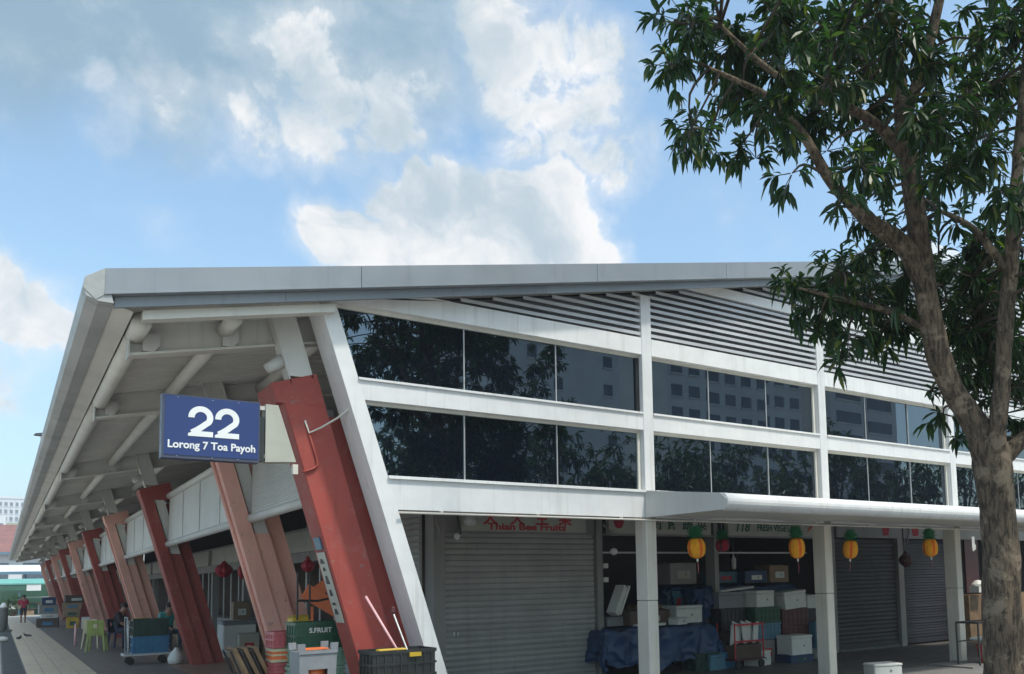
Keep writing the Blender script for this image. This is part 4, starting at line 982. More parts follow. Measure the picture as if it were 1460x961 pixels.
# ---- further along the walkway
fz = empty('chest_cooler', (4.62, 21.9, .009), 'white chest cooler with grey lid standing behind the second red column', 'cooler')
MB().bbox(-.38, .34, -.3, .35, .0, .76, .02).build('body', 'far_grey', fz, world=False)
MB().bbox(-.385, -.375, -.28, .33, .03, .74, .003).build('side_panel', 'styrofoam', fz, world=False)
MB().bbox(-.40, .36, -.32, .37, .765, .84, .02).build('lid', 'plastic_grey', fz, world=False)
styro((4.72, 21.35, .009), .46, .30, .55, 'cream carton standing in front of the white chest cooler', m='sign_cream', name='carton', lid=False)
styro((4.75, 22.3, .86), .40, .34, .42, 'brown carton on top of the white chest cooler', m='cardboard', name='carton', lid=False)
bag = MB().lathe([(.02, 0), (.13, .02), (.15, .12), (.11, .24), (.04, .32), (.03, .36)], (3.14, 20.75, .009), 12, wob=lambda k: 1 + .12 * math.sin(k * 2.3)).build('plastic_bag', 'styrofoam', None, smooth=True, label='knotted white plastic bag at the foot of the second red column', cat='bag')
# platform trolley with crates
pt = empty('platform_trolley', (2.70, 21.6, .0085), 'flat platform trolley on black castors before the second red column', 'trolley')
MB().bbox(-.48, .42, -.28, .28, .19, .235, .01).build('deck', 'metal_pale', pt, world=False)
for sx_ in (-.34, .3):
    for sy_ in (-.2, .2):
        w_ = MB().tube([(sx_, sy_ - .02, .075), (sx_, sy_ + .02, .075)], .074, 14).build('wheel', 'rubber', pt, world=False)
        MB().box(sx_ - .02, sx_ + .02, sy_ - .03, sy_ + .03, .14, .19).build('castor_fork', 'metal_dark', pt, world=False)
MB().tube([(-.40, -.22, .235), (-.42, -.22, 1.02), (-.42, .22, 1.02), (-.40, .22, .235)], .016, 8).build('handle', 'metal_pale', pt, world=False, smooth=True)
crate((2.74, 21.6, .246), .68, .46, .36, 'plastic_blue', 'bright blue crate on the platform trolley', ribs=5)
crate((2.74, 21.6, .612), .68, .46, .37, 'plastic_dark_green', 'dark green crate stacked on the bright blue crate', ribs=5)
MB().tube([(2.30 + .015 * (k % 2), 21.36, .30 + .035 * k) for k in range(20)], .012, 6).build('chain', 'metal_pale', None, label='pale chain hanging down the platform trolley handle', cat='chain')
def chair(loc, rz, m, label, group):
    e = empty('plastic_chair', loc, label, 'chair', group, rz)
    MB().bbox(-.21, .21, -.21, .21, .42, .45, .01).build('seat', m, e, world=False)
    for sx_, sy_ in ((-1, -1), (1, -1), (-1, 1), (1, 1)):
        MB().hexa([(sx_ * .22 - .02, sy_ * .22 - .02, 0), (sx_ * .22 + .02, sy_ * .22 - .02, 0), (sx_ * .22 + .02, sy_ * .22 + .02, 0), (sx_ * .22 - .02, sy_ * .22 + .02, 0), (sx_ * .18 - .025, sy_ * .18 - .025, .42), (sx_ * .18 + .025, sy_ * .18 - .025, .42), (sx_ * .18 + .025, sy_ * .18 + .025, .42), (sx_ * .18 - .025, sy_ * .18 + .025, .42)]).build('leg', m, e, world=False)
    bk_ = MB()
    for k in range(6):
        x_ = -.19 + k * .065
        if 1 < k < 4: bk_.obox((x_ + .028, .235, .78), (.026, 0, 0), (0, .012, 0), (0, .008, .05)); bk_.obox((x_ + .028, .215, .54), (.026, 0, 0), (0, .012, 0), (0, .01, .09))
        else: bk_.obox((x_ + .028, .225, .64), (.0325, 0, 0), (0, .012, 0), (0, .02, .19))
    bk_.build('backrest', m, e, world=False)
    return e
chair((2.22, 27.5, .0085), R(165), 'plastic_lime', 'lime green plastic chair standing on the walkway near the brown tiles', 'plastic chairs on the walkway')
chair((2.28, 29.2, .0085), R(150), 'plastic_cream', 'cream plastic chair just behind the lime green chair', 'plastic chairs on the walkway')
chair((2.82, 28.3, .0085), R(60), 'cloth_navy', 'navy plastic chair with a seated person in dark clothes', 'plastic chairs on the walkway')
chair((3.70, 25.9, .0085), R(20), 'plastic_cream', 'cream plastic chair under the person in a teal shirt', 'plastic chairs on the walkway')
table((3.3, 27.0, .0085), .9, .6, .72, 'small dark table between the seated people', name='side_table')
styro((3.2, 27.0, .73), .4, .3, .12, 'low yellow carton on the small dark table', m='plastic_yellow', name='carton', lid=False)
MB().tube([(1.94, 31.0, .0085), (1.94, 31.0, .62)], [.035, .03], 10).lathe([(.04, 0), (.02, .05), (.001, .06)], (1.94, 31.0, .62), 10).build('bollard', 'tube_pink', None, smooth=True, label='small pale pink bollard beside the red column base', cat='bollard')
far = [((2.0, 50.4, .0085), .9, .6, .42, 'dark_cardboard', 'dark brown carton at the front of the far goods pile'), ((2.05, 50.4, .45), .7, .5, .2, 'styrofoam', 'flat white box on the dark brown carton of the far pile'),
       ((2.0, 50.5, .67), .8, .5, .4, 'pillar_grey', 'grey carton high on the far goods pile'), ((2.02, 50.5, 1.09), .6, .5, .35, 'tarp_blue', 'blue bundle at the top of the far goods pile'),
       ((2.85, 47.6, .0085), .5, .5, .5, 'plastic_yellow', 'yellow crate like box on the floor of the far goods pile'), ((2.8, 47.6, .52), .7, .5, .35, 'cardboard', 'light brown carton on the yellow box'),
       ((2.82, 47.7, .88), .8, .5, .30, 'cardboard', 'wide brown carton second from top, above the yellow box'), ((2.95, 47.7, 1.19), .9, .5, .32, 'dark_cardboard', 'wide dark carton on top of the brown cartons'),
       ((3.35, 46.2, .0085), .5, .4, .5, 'far_grey', 'pale grey box beside the yellow box on the walkway'), ((3.9, 46.8, .0085), .8, .6, .7, 'dark_cardboard', 'large dark carton against the far red column'), ((3.8, 46.9, .72), .7, .5, .4, 'cardboard', 'brown carton on the large dark carton by the far red column')]
for loc, w_, d_, h_, m, lab in far: styro(loc, w_, d_, h_, lab, m=m, name='carton', lid=False, rz=random.uniform(-.1, .1), group='goods piled far down the walkway')
# post and bag at the walkway edge
pb = empty('litter_bin', (.22, 46.5, .0), 'slim dark grey litter bin with white top at the drain edge', 'bin')
MB().lathe([(.15, 0), (.17, .05), (.17, 1.0), (.14, 1.06)], (0, 0, 0), 16).build('body', 'drain_metal', pb, world=False, smooth=True)
MB().lathe([(.14, 1.06), (.13, 1.12), (.10, 1.2), (.04, 1.27)], (0, 0, 0), 14).build('top', 'letter_white', pb, world=False, smooth=True)
MB().lathe([(.12, 0), (.2, .04), (.17, .13), (.05, .18)], (.16, 36.3, .006), 12, wob=lambda k: 1 + .15 * math.sin(k * 1.9)).build('plastic_bag', 'styrofoam', None, smooth=True, label='flattened white plastic bag lying on the drain cover', cat='bag')
MB().bbox(.30, .55, 46.0, 46.3, .008, .10, .01).build('shoe_box', 'drain_metal', None, label='small dark box at the walkway edge past the pigeons', cat='box')
# ================================================================== TREES
from mathutils import noise as mnoise
def smooth_path(pts, rad, sub=5):
    P = [Vector(p) for p in pts]; out = []; rr = []
    for i in range(len(P) - 1):
        p0 = P[max(i - 1, 0)]; p1 = P[i]; p2 = P[i + 1]; p3 = P[min(i + 2, len(P) - 1)]
        for k in range(sub):
            t = k / sub
            out.append(.5 * ((2 * p1) + (p2 - p0) * t + (2 * p0 - 5 * p1 + 4 * p2 - p3) * t * t + (3 * p1 - p0 - 3 * p2 + p3) * t ** 3))
            rr.append(rad[i] + (rad[i + 1] - rad[i]) * t)
    out.append(P[-1]); rr.append(rad[-1]); return out, rr
def limb(mb, pts, rad, n=14, rough=.10, sub=6):
    P, r_ = smooth_path(pts, rad, sub); b0 = len(mb.v); mb.tube(P, r_, n)
    for i, p in enumerate(P):
        for k in range(n):
            v = mb.v[b0 + i * n + k]; d = v - p
            f = 1 + rough * (mnoise.noise(Vector((v.x * 9, v.y * 9, v.z * 2.2))) + .5 * mnoise.noise(Vector((v.x * 26, v.y * 26, v.z * 7))))
            mb.v[b0 + i * n + k] = p + d * f
    return mb
def leaf_verts(p, d, L, W, rnd, droop=.35):
    d = d.normalized(); side = d.cross(Vector((0, 0, 1)))
    if side.length < .05: side = Vector((1, 0, 0))
    side = side.normalized(); side = (Matrix.Rotation(rnd.uniform(-.9, .9), 3, d) @ side)
    nrm_ = side.cross(d).normalized()
    vs = [p]; 
    for t, w in ((.28, .82), (.6, 1.0), (.84, .55)):
        c = p + d * L * t + Vector((0, 0, -droop * L * t * t)); f = nrm_ * W * .28 * w
        vs += [c + side * W * .5 * w + f, c, c - side * W * .5 * w + f]
    vs.append(p + d * L + Vector((0, 0, -droop * L)))
    return vs
LF = [(0, 1, 2), (0, 2, 3), (1, 4, 5, 2), (2, 5, 6, 3), (4, 7, 8, 5), (5, 8, 9, 6), (7, 10, 8), (8, 10, 9)]
def rosette(mb, p, axis, n, L, rnd, store=None):
    axis = axis.normalized(); u = axis.orthogonal().normalized(); w = axis.cross(u)
    for k in range(n):
        a = k * 2.4 + rnd.uniform(-.3, .3); sp = rnd.uniform(.5, 1.25)
        d = axis * math.cos(sp) + (u * math.cos(a) + w * math.sin(a)) * math.sin(sp) + Vector((0, 0, -.25))
        l_ = L * rnd.uniform(.55, 1.25); vs = leaf_verts(p + axis * rnd.uniform(-.07, .02), d, l_, l_ * rnd.uniform(.22, .34), rnd, rnd.uniform(.15, .55))
        if store is not None: store.append(vs)
        else: mb.add(vs, LF)
CLUMPS = [
    (4.27, 5.06, 5.71, 0.22), (4.82, 5.72, 6.25, 0.24), (4.50, 5.09, 5.26, 0.24), (5.04, 5.69, 5.70, 0.27), (4.79, 5.20, 5.27, 0.17),
    (4.28, 4.80, 5.93, 0.31), (4.63, 5.19, 6.29, 0.33), (5.08, 5.15, 6.27, 0.36), (5.09, 5.16, 6.28, 0.36), (5.62, 5.58, 6.21, 0.35),
    (5.53, 5.49, 6.14, 0.34), (5.14, 4.66, 6.24, 0.34), (5.68, 5.15, 6.74, 0.38), (5.69, 5.16, 6.23, 0.34), (4.61, 4.19, 5.35, 0.27),
    (5.21, 5.05, 5.20, 0.18), (5.04, 5.07, 5.26, 0.17), (5.92, 5.08, 6.55, 0.38), (5.65, 4.85, 6.32, 0.36), (6.04, 5.17, 5.90, 0.31),
    (5.95, 5.10, 5.84, 0.30), (4.67, 4.16, 4.55, 0.14), (4.61, 4.29, 5.01, 0.19), (4.59, 4.28, 5.00, 0.19), (4.81, 3.91, 5.19, 0.27),
    (5.74, 4.66, 5.89, 0.32), (5.32, 4.23, 5.95, 0.33), (6.36, 5.05, 6.80, 0.39), (6.29, 4.76, 5.79, 0.30), (6.21, 4.71, 5.74, 0.29),
    (6.17, 4.53, 6.14, 0.35), (6.32, 4.64, 6.25, 0.36), (5.09, 3.86, 4.60, 0.20), (5.04, 3.82, 4.57, 0.20), (5.14, 3.70, 5.72, 0.30),
    (6.54, 4.70, 6.85, 0.39), (4.90, 3.93, 4.28, 0.15), (6.32, 4.92, 4.88, 0.16), (6.19, 5.07, 5.56, 0.17), (6.25, 4.48, 5.48, 0.25),
    (6.62, 4.75, 5.72, 0.27), (5.42, 3.88, 4.56, 0.18), (5.57, 3.53, 5.40, 0.21), (6.59, 4.17, 6.10, 0.25), (5.49, 3.45, 4.84, 0.27),
    (6.88, 4.33, 5.67, 0.34), (6.06, 3.55, 5.29, 0.28), (7.20, 4.22, 5.99, 0.33), (7.14, 4.44, 5.32, 0.33), (5.66, 3.52, 4.54, 0.26),
    (5.93, 3.38, 4.77, 0.28), (7.19, 4.11, 5.46, 0.34), (7.03, 3.78, 5.92, 0.32), (7.34, 3.94, 6.11, 0.34), (6.43, 3.34, 5.96, 0.25),
    (6.89, 3.58, 6.27, 0.27), (6.74, 3.93, 6.52, 0.15), (6.04, 3.81, 6.07, 0.17), (5.85, 3.23, 4.36, 0.18), (6.70, 4.40, 4.85, 0.22),
    (5.36, 4.79, 3.99, 0.21), (5.90, 5.27, 4.24, 0.23), (5.62, 4.71, 3.86, 0.26), (6.05, 5.08, 4.04, 0.28), (5.75, 4.61, 4.16, 0.26),
    (6.47, 5.19, 4.49, 0.30), (5.86, 4.42, 3.88, 0.27), (6.28, 4.74, 4.05, 0.29), (6.15, 4.50, 3.69, 0.22), (6.24, 4.57, 3.72, 0.22),
    (6.58, 5.02, 4.64, 0.24), (6.30, 4.81, 4.51, 0.23), (6.53, 4.54, 4.24, 0.27), (6.27, 4.36, 4.13, 0.26), (5.59, 4.78, 3.61, 0.17),
    (6.32, 4.41, 3.68, 0.18), (5.42, 4.90, 3.82, 0.13), (5.69, 4.53, 3.55, 0.20), (5.79, 4.73, 3.40, 0.12), (6.56, 4.75, 4.81, 0.20),
    (6.76, 4.00, 4.11, 0.30), (7.24, 4.28, 4.29, 0.33), (6.92, 4.15, 3.71, 0.29), (7.17, 4.30, 3.79, 0.30), (6.95, 4.29, 3.33, 0.24),
    (6.95, 4.29, 3.33, 0.24), (6.78, 4.39, 2.98, 0.18), (7.60, 4.12, 4.21, 0.25), (7.45, 4.03, 4.16, 0.25), (7.10, 4.11, 3.41, 0.23),
    (7.46, 4.33, 3.50, 0.24), (7.21, 3.93, 3.19, 0.22), (7.60, 4.14, 3.28, 0.24), (6.68, 4.46, 3.17, 0.14), (7.10, 4.59, 3.78, 0.20),
    (7.28, 4.58, 2.83, 0.11), (7.05, 4.04, 4.60, 0.19), (7.65, 4.14, 4.71, 0.20), (6.71, 4.25, 3.96, 0.21), (6.87, 4.40, 4.36, 0.18),
    (7.39, 4.32, 4.03, 0.29), (6.94, 4.05, 3.88, 0.27), (7.28, 4.45, 3.64, 0.26), (7.27, 4.45, 3.64, 0.26), (7.10, 3.91, 3.61, 0.25),
    (7.61, 4.18, 3.76, 0.26), (7.01, 4.09, 4.48, 0.23), (7.07, 4.13, 4.51, 0.23), (7.76, 4.12, 4.45, 0.24), (7.06, 3.75, 4.19, 0.22),
    (7.64, 4.32, 3.05, 0.23), (7.15, 4.23, 3.12, 0.22), (7.29, 4.51, 4.07, 0.23), (6.18, 3.78, 4.37, 0.16), (7.72, 4.24, 2.84, 0.19),
    (6.11, 3.21, 4.31, 0.19), (7.30, 3.84, 4.85, 0.23), (6.41, 4.33, 3.86, 0.18), (6.43, 4.45, 4.61, 0.19), (5.61, 3.70, 5.10, 0.22),
    (5.42, 3.57, 4.98, 0.21), (5.25, 3.55, 5.46, 0.23), (5.35, 3.61, 5.53, 0.23), (6.10, 3.43, 5.71, 0.20), (7.31, 4.11, 6.53, 0.24),
    (7.58, 3.25, 6.60, 0.31), (8.02, 3.09, 3.36, 0.29), (7.22, 3.10, 3.62, 0.34), (7.51, 2.77, 6.80, 0.34), (8.50, 3.84, 4.43, 0.34),
    (8.77, 2.10, 7.92, 0.35), (6.09, 2.85, 5.88, 0.31), (8.53, 3.08, 5.92, 0.26), (5.63, 2.59, 6.11, 0.27), (7.06, 1.71, 3.24, 0.31),
    (6.84, 2.64, 5.86, 0.32), (6.76, 2.11, 5.32, 0.29), (7.69, 3.51, 5.41, 0.30), (6.46, 2.93, 6.51, 0.32), (9.40, 2.49, 6.43, 0.32),
    (7.56, 2.68, 5.89, 0.33), (7.46, 2.78, 4.35, 0.28), (6.29, 2.14, 3.84, 0.30), (9.16, 3.47, 3.94, 0.30), (7.62, 1.95, 3.67, 0.31),
    (7.56, 3.54, 4.04, 0.35), (9.21, 2.53, 4.82, 0.32), (5.39, 2.51, 4.15, 0.27), (6.66, 1.68, 6.31, 0.27), (6.58, 1.54, 5.63, 0.34),
    (7.60, 3.58, 3.90, 0.34), (9.80, 2.30, 5.37, 0.26), (9.06, 2.49, 5.60, 0.27), (6.62, 1.96, 2.93, 0.29), (6.97, 2.36, 3.51, 0.28),
    (8.10, 3.39, 5.15, 0.30), (6.94, 2.60, 5.50, 0.30), (8.41, 3.93, 6.14, 0.30), (8.87, 2.34, 7.32, 0.34), (8.01, 2.38, 5.19, 0.32),
    (6.89, 1.58, 5.92, 0.33), (8.32, 2.00, 5.10, 0.33), (6.10, 2.58, 5.73, 0.32), (7.96, 3.04, 6.99, 0.36), (7.07, 2.89, 4.25, 0.35),
    (6.84, 2.11, 5.75, 0.26), (6.52, 2.23, 5.20, 0.30), (6.21, 2.51, 3.63, 0.36), (7.59, 2.67, 4.80, 0.34), (8.29, 2.19, 4.99, 0.33),
    (9.30, 2.32, 6.19, 0.36), (4.81, 3.59, 7.05, 0.33), (6.90, 4.35, 7.29, 0.28), (4.10, 3.95, 6.90, 0.33), (5.77, 3.07, 6.09, 0.35),
    (5.55, 4.79, 8.03, 0.27), (4.12, 4.39, 6.32, 0.30), (4.52, 3.08, 5.86, 0.29), (4.70, 3.63, 6.62, 0.32), (6.79, 3.24, 7.57, 0.27),
    (4.15, 3.73, 6.14, 0.35), (7.76, 3.84, 9.16, 0.30), (5.68, 3.26, 6.40, 0.33), (5.33, 3.41, 6.26, 0.34), (6.80, 3.26, 7.07, 0.27),
    (6.02, 4.40, 8.12, 0.33), (6.03, 4.11, 8.22, 0.32), (5.06, 4.99, 7.03, 0.27), (6.11, 2.96, 7.42, 0.33), (6.14, 4.11, 7.57, 0.31),
    (4.11, 3.53, 6.69, 0.33), (6.80, 3.94, 7.80, 0.30), (5.72, 5.15, 8.47, 0.26), (6.16, 4.45, 8.44, 0.30), (5.19, 4.40, 7.59, 0.34),
    (4.32, 3.63, 5.88, 0.29), (5.04, 5.27, 8.75, 0.33), (4.55, 4.40, 7.62, 0.33), (6.58, 3.63, 7.08, 0.27), (5.32, 4.22, 7.90, 0.32),
    (5.34, 5.09, 8.49, 0.26), (7.52, 4.21, 7.62, 0.30), (5.99, 4.17, 7.49, 0.36), (6.91, 4.23, 8.57, 0.31), (4.56, 3.05, 5.78, 0.34),
]

rnd = random.Random(5)
tree = empty('mango_tree', (6.80, 3.97, 0), 'large leafy mango tree with forked brown trunk in front of the canopy', 'tree')
b = MB()
limb(b, [(6.84, 4.0, -.05), (6.79, 3.96, .35), (6.78, 3.96, .8), (6.75, 3.92, 1.3), (6.71, 3.89, 1.9), (6.65, 3.87, 2.35), (6.62, 3.87, 2.62)], [.24, .185, .165, .152, .145, .15, .135], 40, .15, 16)
trunk = b.build('trunk', 'bark', tree, smooth=True)
LIMBS = [
 ([(6.66, 3.87, 2.3), (6.54, 3.91, 2.72), (6.40, 4.0, 3.0), (6.27, 4.06, 3.32), (6.17, 4.08, 3.8), (6.12, 4.08, 4.22), (6.06, 4.08, 4.6), (5.99, 4.07, 5.03), (5.88, 4.03, 5.45)], [.125, .11, .098, .095, .093, .092, .086, .08, .07]),
 ([(5.90, 4.04, 5.38), (5.80, 4.0, 5.75), (5.75, 3.99, 6.25), (5.70, 4.0, 7.1)], [.07, .055, .045, .02]),
 ([(5.92, 4.03, 5.32), (5.98, 3.88, 5.7), (6.07, 3.75, 6.24), (6.2, 3.6, 7.0)], [.055, .048, .04, .02]),
 ([(6.14, 4.08, 3.95), (6.0, 4.12, 4.22), (5.83, 4.19, 4.36), (5.67, 4.24, 4.45), (5.52, 4.33, 4.62), (5.38, 4.42, 4.83), (5.23, 4.49, 5.12), (5.08, 4.58, 5.34), (4.94, 4.66, 5.50), (4.55, 4.9, 5.72)], [.085, .078, .07, .062, .052, .046, .04, .034, .028, .012]),
 ([(6.02, 4.07, 4.95), (5.78, 4.15, 5.22), (5.5, 4.25, 5.36), (5.2, 4.42, 5.46), (4.9, 4.65, 5.75), (4.6, 4.8, 6.05)], [.05, .043, .036, .03, .024, .012]),
 ([(6.62, 3.84, 2.45), (6.56, 3.76, 2.72), (6.57, 3.70, 3.1), (6.58, 3.66, 3.5), (6.61, 3.58, 4.1), (6.62, 3.52, 4.6), (6.66, 3.45, 5.2), (6.78, 3.38, 6.2)], [.085, .072, .066, .063, .06, .055, .046, .025]),
 ([(6.68, 3.84, 2.45), (6.85, 3.7, 2.66), (7.25, 3.5, 2.95), (7.7, 3.3, 3.5), (8.0, 3.2, 4.4)], [.07, .062, .054, .045, .03]),
 ([(6.22, 4.07, 3.55), (5.95, 4.3, 3.75), (5.6, 4.5, 3.85), (5.3, 4.7, 3.95)], [.03, .026, .02, .01]),
 ([(6.60, 3.6, 4.0), (6.45, 3.8, 4.4), (6.3, 4.0, 4.6)], [.04, .03, .015]),
]
lpts = []
for pts, rad in LIMBS:
    limb(MB(), pts, rad, 18, .13, 9).build('branch', 'bark', trunk, smooth=True)
    P, r_ = smooth_path(pts, rad, 4); lpts += P
tw = MB(); leaves = []
for (x, y, z_, r) in CLUMPS:
    c = Vector((x, y, z_))
    near = min(lpts, key=lambda q: (q - c).length)
    if (near - c).length > .12:
        mid = (near + c) * .5 + Vector((rnd.uniform(-.08, .08), rnd.uniform(-.08, .08), rnd.uniform(-.02, .12)))
        P, r_ = smooth_path([near, mid, c], [.016, .011, .006], 3); tw.tube(P, r_, 5)
    n = max(4, int(16.5 * (r / .3) ** 1.8))
    for k in range(n):
        d = Vector((rnd.gauss(0, 1), rnd.gauss(0, 1), rnd.gauss(0, 1))).normalized()
        p = c + d * r * rnd.uniform(.2, 1.12)
        tw.tube([c + (p - c) * .1, p], [.005, .003], 4, caps=False)
        rosette(None, p, d + Vector((0, 0, -.1)), rnd.randint(8, 12), .13, rnd, leaves)
tw.build('twigs', 'bark_twig', trunk, kind='stuff')
# the leaves that show largest (nearest the viewer, inside the frame's side of the crown) are single objects, the rest one mass
def vis_key(vs):
    c = vs[5]; dd = CD.dot(c - Vector((0, 0, 1.55))); uu = CX.dot(c - Vector((0, 0, 1.55))) / dd
    return dd if (0.02 < uu < .47 and c.z < 6.2) else 99
order = sorted(range(len(leaves)), key=lambda i: vis_key(leaves[i]))
single = set(order[:300])
cr = MB()
for i, vs in enumerate(leaves):
    if i not in single: cr.add(vs, LF)
crown = cr.build('crown', 'leaf', tree, kind='stuff')
for i in order[:300]:
    m_ = MB().add(leaves[i], LF); m_.build('leaf', 'leaf', crown)

def round_tree(loc, h, w, label, seed, mesh=None, group='trees across the road, seen in the window glass'):
    e = empty('shade_tree', loc, label, 'tree', group)
    rn = random.Random(seed)
    if mesh is None:
        t_ = MB(); limb(t_, [(0, 0, -.05), (.05, .03, h * .2), (-.05, .08, h * .42), (.05, 0, h * .7)], [.22, .18, .14, .05], 10, .12, 4)
        cs = []
        for k in range(34):
            d = Vector((rn.gauss(0, 1), rn.gauss(0, 1), rn.gauss(0, 1))).normalized() * rn.uniform(.35, 1)
            cs.append(Vector((d.x * w * .5, d.y * w * .5, h * .60 + d.z * h * .38)))
        for c in cs[:10]: t_.tube([(0, .05, h * .42), c * .55 + Vector((0, 0, h * .24)), c], [.07, .045, .012], 6)
        cm = MB()
        for c in cs:
            for k in range(14):
                d = Vector((rn.gauss(0, 1), rn.gauss(0, 1), rn.gauss(0, 1))).normalized(); rosette(cm, c + d * rn.uniform(.2, 1.0) * w * .17, d, 8, .34, rn)
        mesh = (t_.mesh('trunk', 'bark', True, False)[0], cm.mesh('crown', 'leaf', False, False)[0])
    for nm, me in zip(('trunk', 'crown'), mesh):
        o = bpy.data.objects.new(nm, me); COL.objects.link(o); o.parent = e
        if nm == 'crown': o['kind'] = 'stuff'
    return mesh, e
mA, e_ = round_tree((11.6, -9.5, 0), 11.5, 6.0, 'tall dark tree reflected in the first bay of dark windows', 21)
mB = None
for k, (x, y, s, lab) in enumerate([(17.5, -11, 1.0, 'dark tree reflected low at the right end of the first window bay'), (22.5, -10, .95, 'dark tree reflected in the left half of the second window bay'), (27.5, -11.5, 1.05, 'dark tree reflected in the right half of the second window bay'),
                                      (33, -10, 1.18, 'dark tree reflected in the left half of the third window bay'), (38.5, -11, 1.15, 'dark tree reflected in the right half of the third window bay'), (44, -10, 1.1, 'dark tree reflected in the fourth window bay')]):
    mB, e_ = round_tree((x, y, 0), 8.2, 6.2, lab, 40, mB)
    e_.scale = (s, s, s); e_.rotation_euler.z = k * 1.3

# ================================================================== BUILDINGS
def block(name, label, x0, x1, y0, y1, h, face, wm, cols, rows, ww, wh, z0, group=None, cat='apartment block', balc=None, top=True, plain=()):
    e = empty(name, ((x0 + x1) / 2, (y0 + y1) / 2, 0), label, cat, group)
    box_part('wall', wm, e, x0, x1, y0, y1, 0, h)
    if top:
        box_part('parapet', wm, e, x0 - .3, x1 + .3, y0 - .3, y1 + .3, h + .002, h + .9)
        box_part('roof_house', wm, e, x0 + (x1 - x0) * .3, x0 + (x1 - x0) * .55, y0 + 1, y1 - 1, h + .903, h + 4)
    yf = y1 if face > 0 else y0
    fm, _ = MB().box(-ww / 2, ww / 2, -.06, .06, 0, wh).mesh('window', 'far_window')
    sm, _ = MB().box(-ww / 2 - .15, ww / 2 + .15, -.25, .25, -.18, -.02).mesh('sill', wm, centre=False)
    step = (x1 - x0) / cols
    for r in range(rows):
        for c in range(cols):
            if c in plain: continue
            w = bpy.data.objects.new('window', fm); COL.objects.link(w); w.parent = e
            p = Vector((x0 + step * (c + .5), yf + .05 * face, z0 + r * (h - z0) / rows)); w.location = p - wl(e)
            s = bpy.data.objects.new('sill', sm); COL.objects.link(s); s.parent = w; s.location = (0, 0, 0)
    return e
block('apartment_block', 'pale apartment block with few small windows reflected in the first window bay', 40, 56.5, -75, -60, 42, 1, 'far_grey', 5, 12, 1.1, 1.3, 3.0, 'apartment blocks across the road', plain=(3,))
block('apartment_block', 'pale apartment block with rows of windows reflected in the second window bay', 66, 89, -78, -62, 44, 1, 'far_grey', 8, 14, 1.7, 1.5, 3.0, 'apartment blocks across the road')
block('apartment_block', 'pale block with long ribbon windows reflected in the third window bay', 94, 110, -74, -60, 40, 1, 'far_grey', 2, 11, 5.5, 1.7, 3.0, 'apartment blocks across the road')
# far left
block('tower_block', 'distant white tower block with rows of small windows rising over the red roof', -30, 9.5, 420, 440, 40.5, -1, 'far_white', 22, 13, 1.0, 1.5, 2.0, cat='tower block')
block('low_building', 'white flat roofed building below the distant tower block', -14, 1.0, 258, 270, 21.0, -1, 'far_white', 6, 6, 1.4, 1.6, 1.5, cat='building', top=False)
block('low_building', 'pale olive building with dark windows beside the white flat roofed one', 1.02, 12, 250, 262, 18.9, -1, 'far_green', 6, 6, 1.2, 1.5, 2.2, cat='building', top=False)
hs = empty('red_roof_house', (-6, 112, 0), 'low house with a brownish red tiled roof behind the market end', 'house')
box_part('wall', 'far_white', hs, -20, 6.4, 110, 122, 0, 6.05)
rb_ = MB().prism([(-20.5, 109.2, 6.1), (-20.5, 115, 9.3), (-20.5, 122.8, 6.1)], (27.5, 0, 0)).build('roof', 'roof_tile_red', hs)
for q in range(24): MB().obox((-6.75, 109.3 + q * .24, 6.18 + q * .133), (13.7, 0, 0), (0, .13, .072), (0, -.012, .02)).build('tile_course', 'roof_tile_red', rb_)
box_part('eave', 'trim_blue', hs, -20.5, 6.9, 109.0, 109.19, 5.85, 6.09)
for q in range(6): box_part('window', 'far_window', hs, -16 + q * 3.6, -13.6 + q * 3.6, 109.94, 109.99, 3.2, 5.0)
box_part('wall_band', 'far_grey', hs, -20, 6.4, 109.9, 109.96, 1.5, 2.6)
kr = empty('hawker_roof', (1.5, 94, 0), 'wide white shed roof with blue trim on slim posts past the market end', 'shelter')
MB().prism([(-9, 91, 3.5), (-9, 91, 3.62), (-9, 97, 4.4), (-9, 97, 4.28)], (24, 0, 0)).build('roof', 'far_white', kr)
box_part('trim', 'trim_blue', kr, -9, 15, 90.9, 90.99, 3.42, 3.66)
for q in range(7): MB().tube([(-8 + q * 3.3, 91.4, 0), (-8 + q * 3.3, 91.4, 3.5)], .06, 8).build('post', 'trim_blue', kr, smooth=True)
ks = empty('hawker_kiosk', (1, 85, 0), 'dark green market kiosk with turquoise awning at the end of the walkway', 'kiosk')
MB().prism([(-7, 84.0, 2.46), (-7, 84.0, 2.56), (-7, 86, 2.95), (-7, 86, 2.85)], (11.5, 0, 0)).build('awning', 'awning_teal', ks)
box_part('fascia', 'awning_green', ks, -7, 1.8, 84.05, 84.12, 2.0, 2.45)
box_part('banner', 'letter_white', ks, 1.84, 2.8, 84.04, 84.10, 1.95, 2.50)
box_part('back_wall', 'awning_green', ks, -7, 4.5, 87, 87.1, 0, 2.8)
for q in range(5): box_part('post', 'trim_blue', ks, -6.9 + q * 2.75, -6.82 + q * 2.75, 84.2, 84.28, 0, 2.5)
for zz in (.5, .95, 1.4): box_part('shelf', 'metal_pale' if zz > 1 else 'dark_cardboard', ks, 1.9, 4.4, 84.4, 85.0, zz, zz + .05)
for q in range(18):
    box_part('goods_box', ('plastic_green', 'cardboard', 'plastic_dark_green', 'dark_cardboard', 'styrofoam')[q % 5], ks, -4 + (q % 9) * .95, -3.3 + (q % 9) * .95, 84.5, 85.0, .001 + .52 * (q // 9), .42 + .52 * (q // 9))
pl = empty('potted_plant', (1.0, 82.6, 0), 'leafy potted plant in front of the dark green kiosk', 'plant')
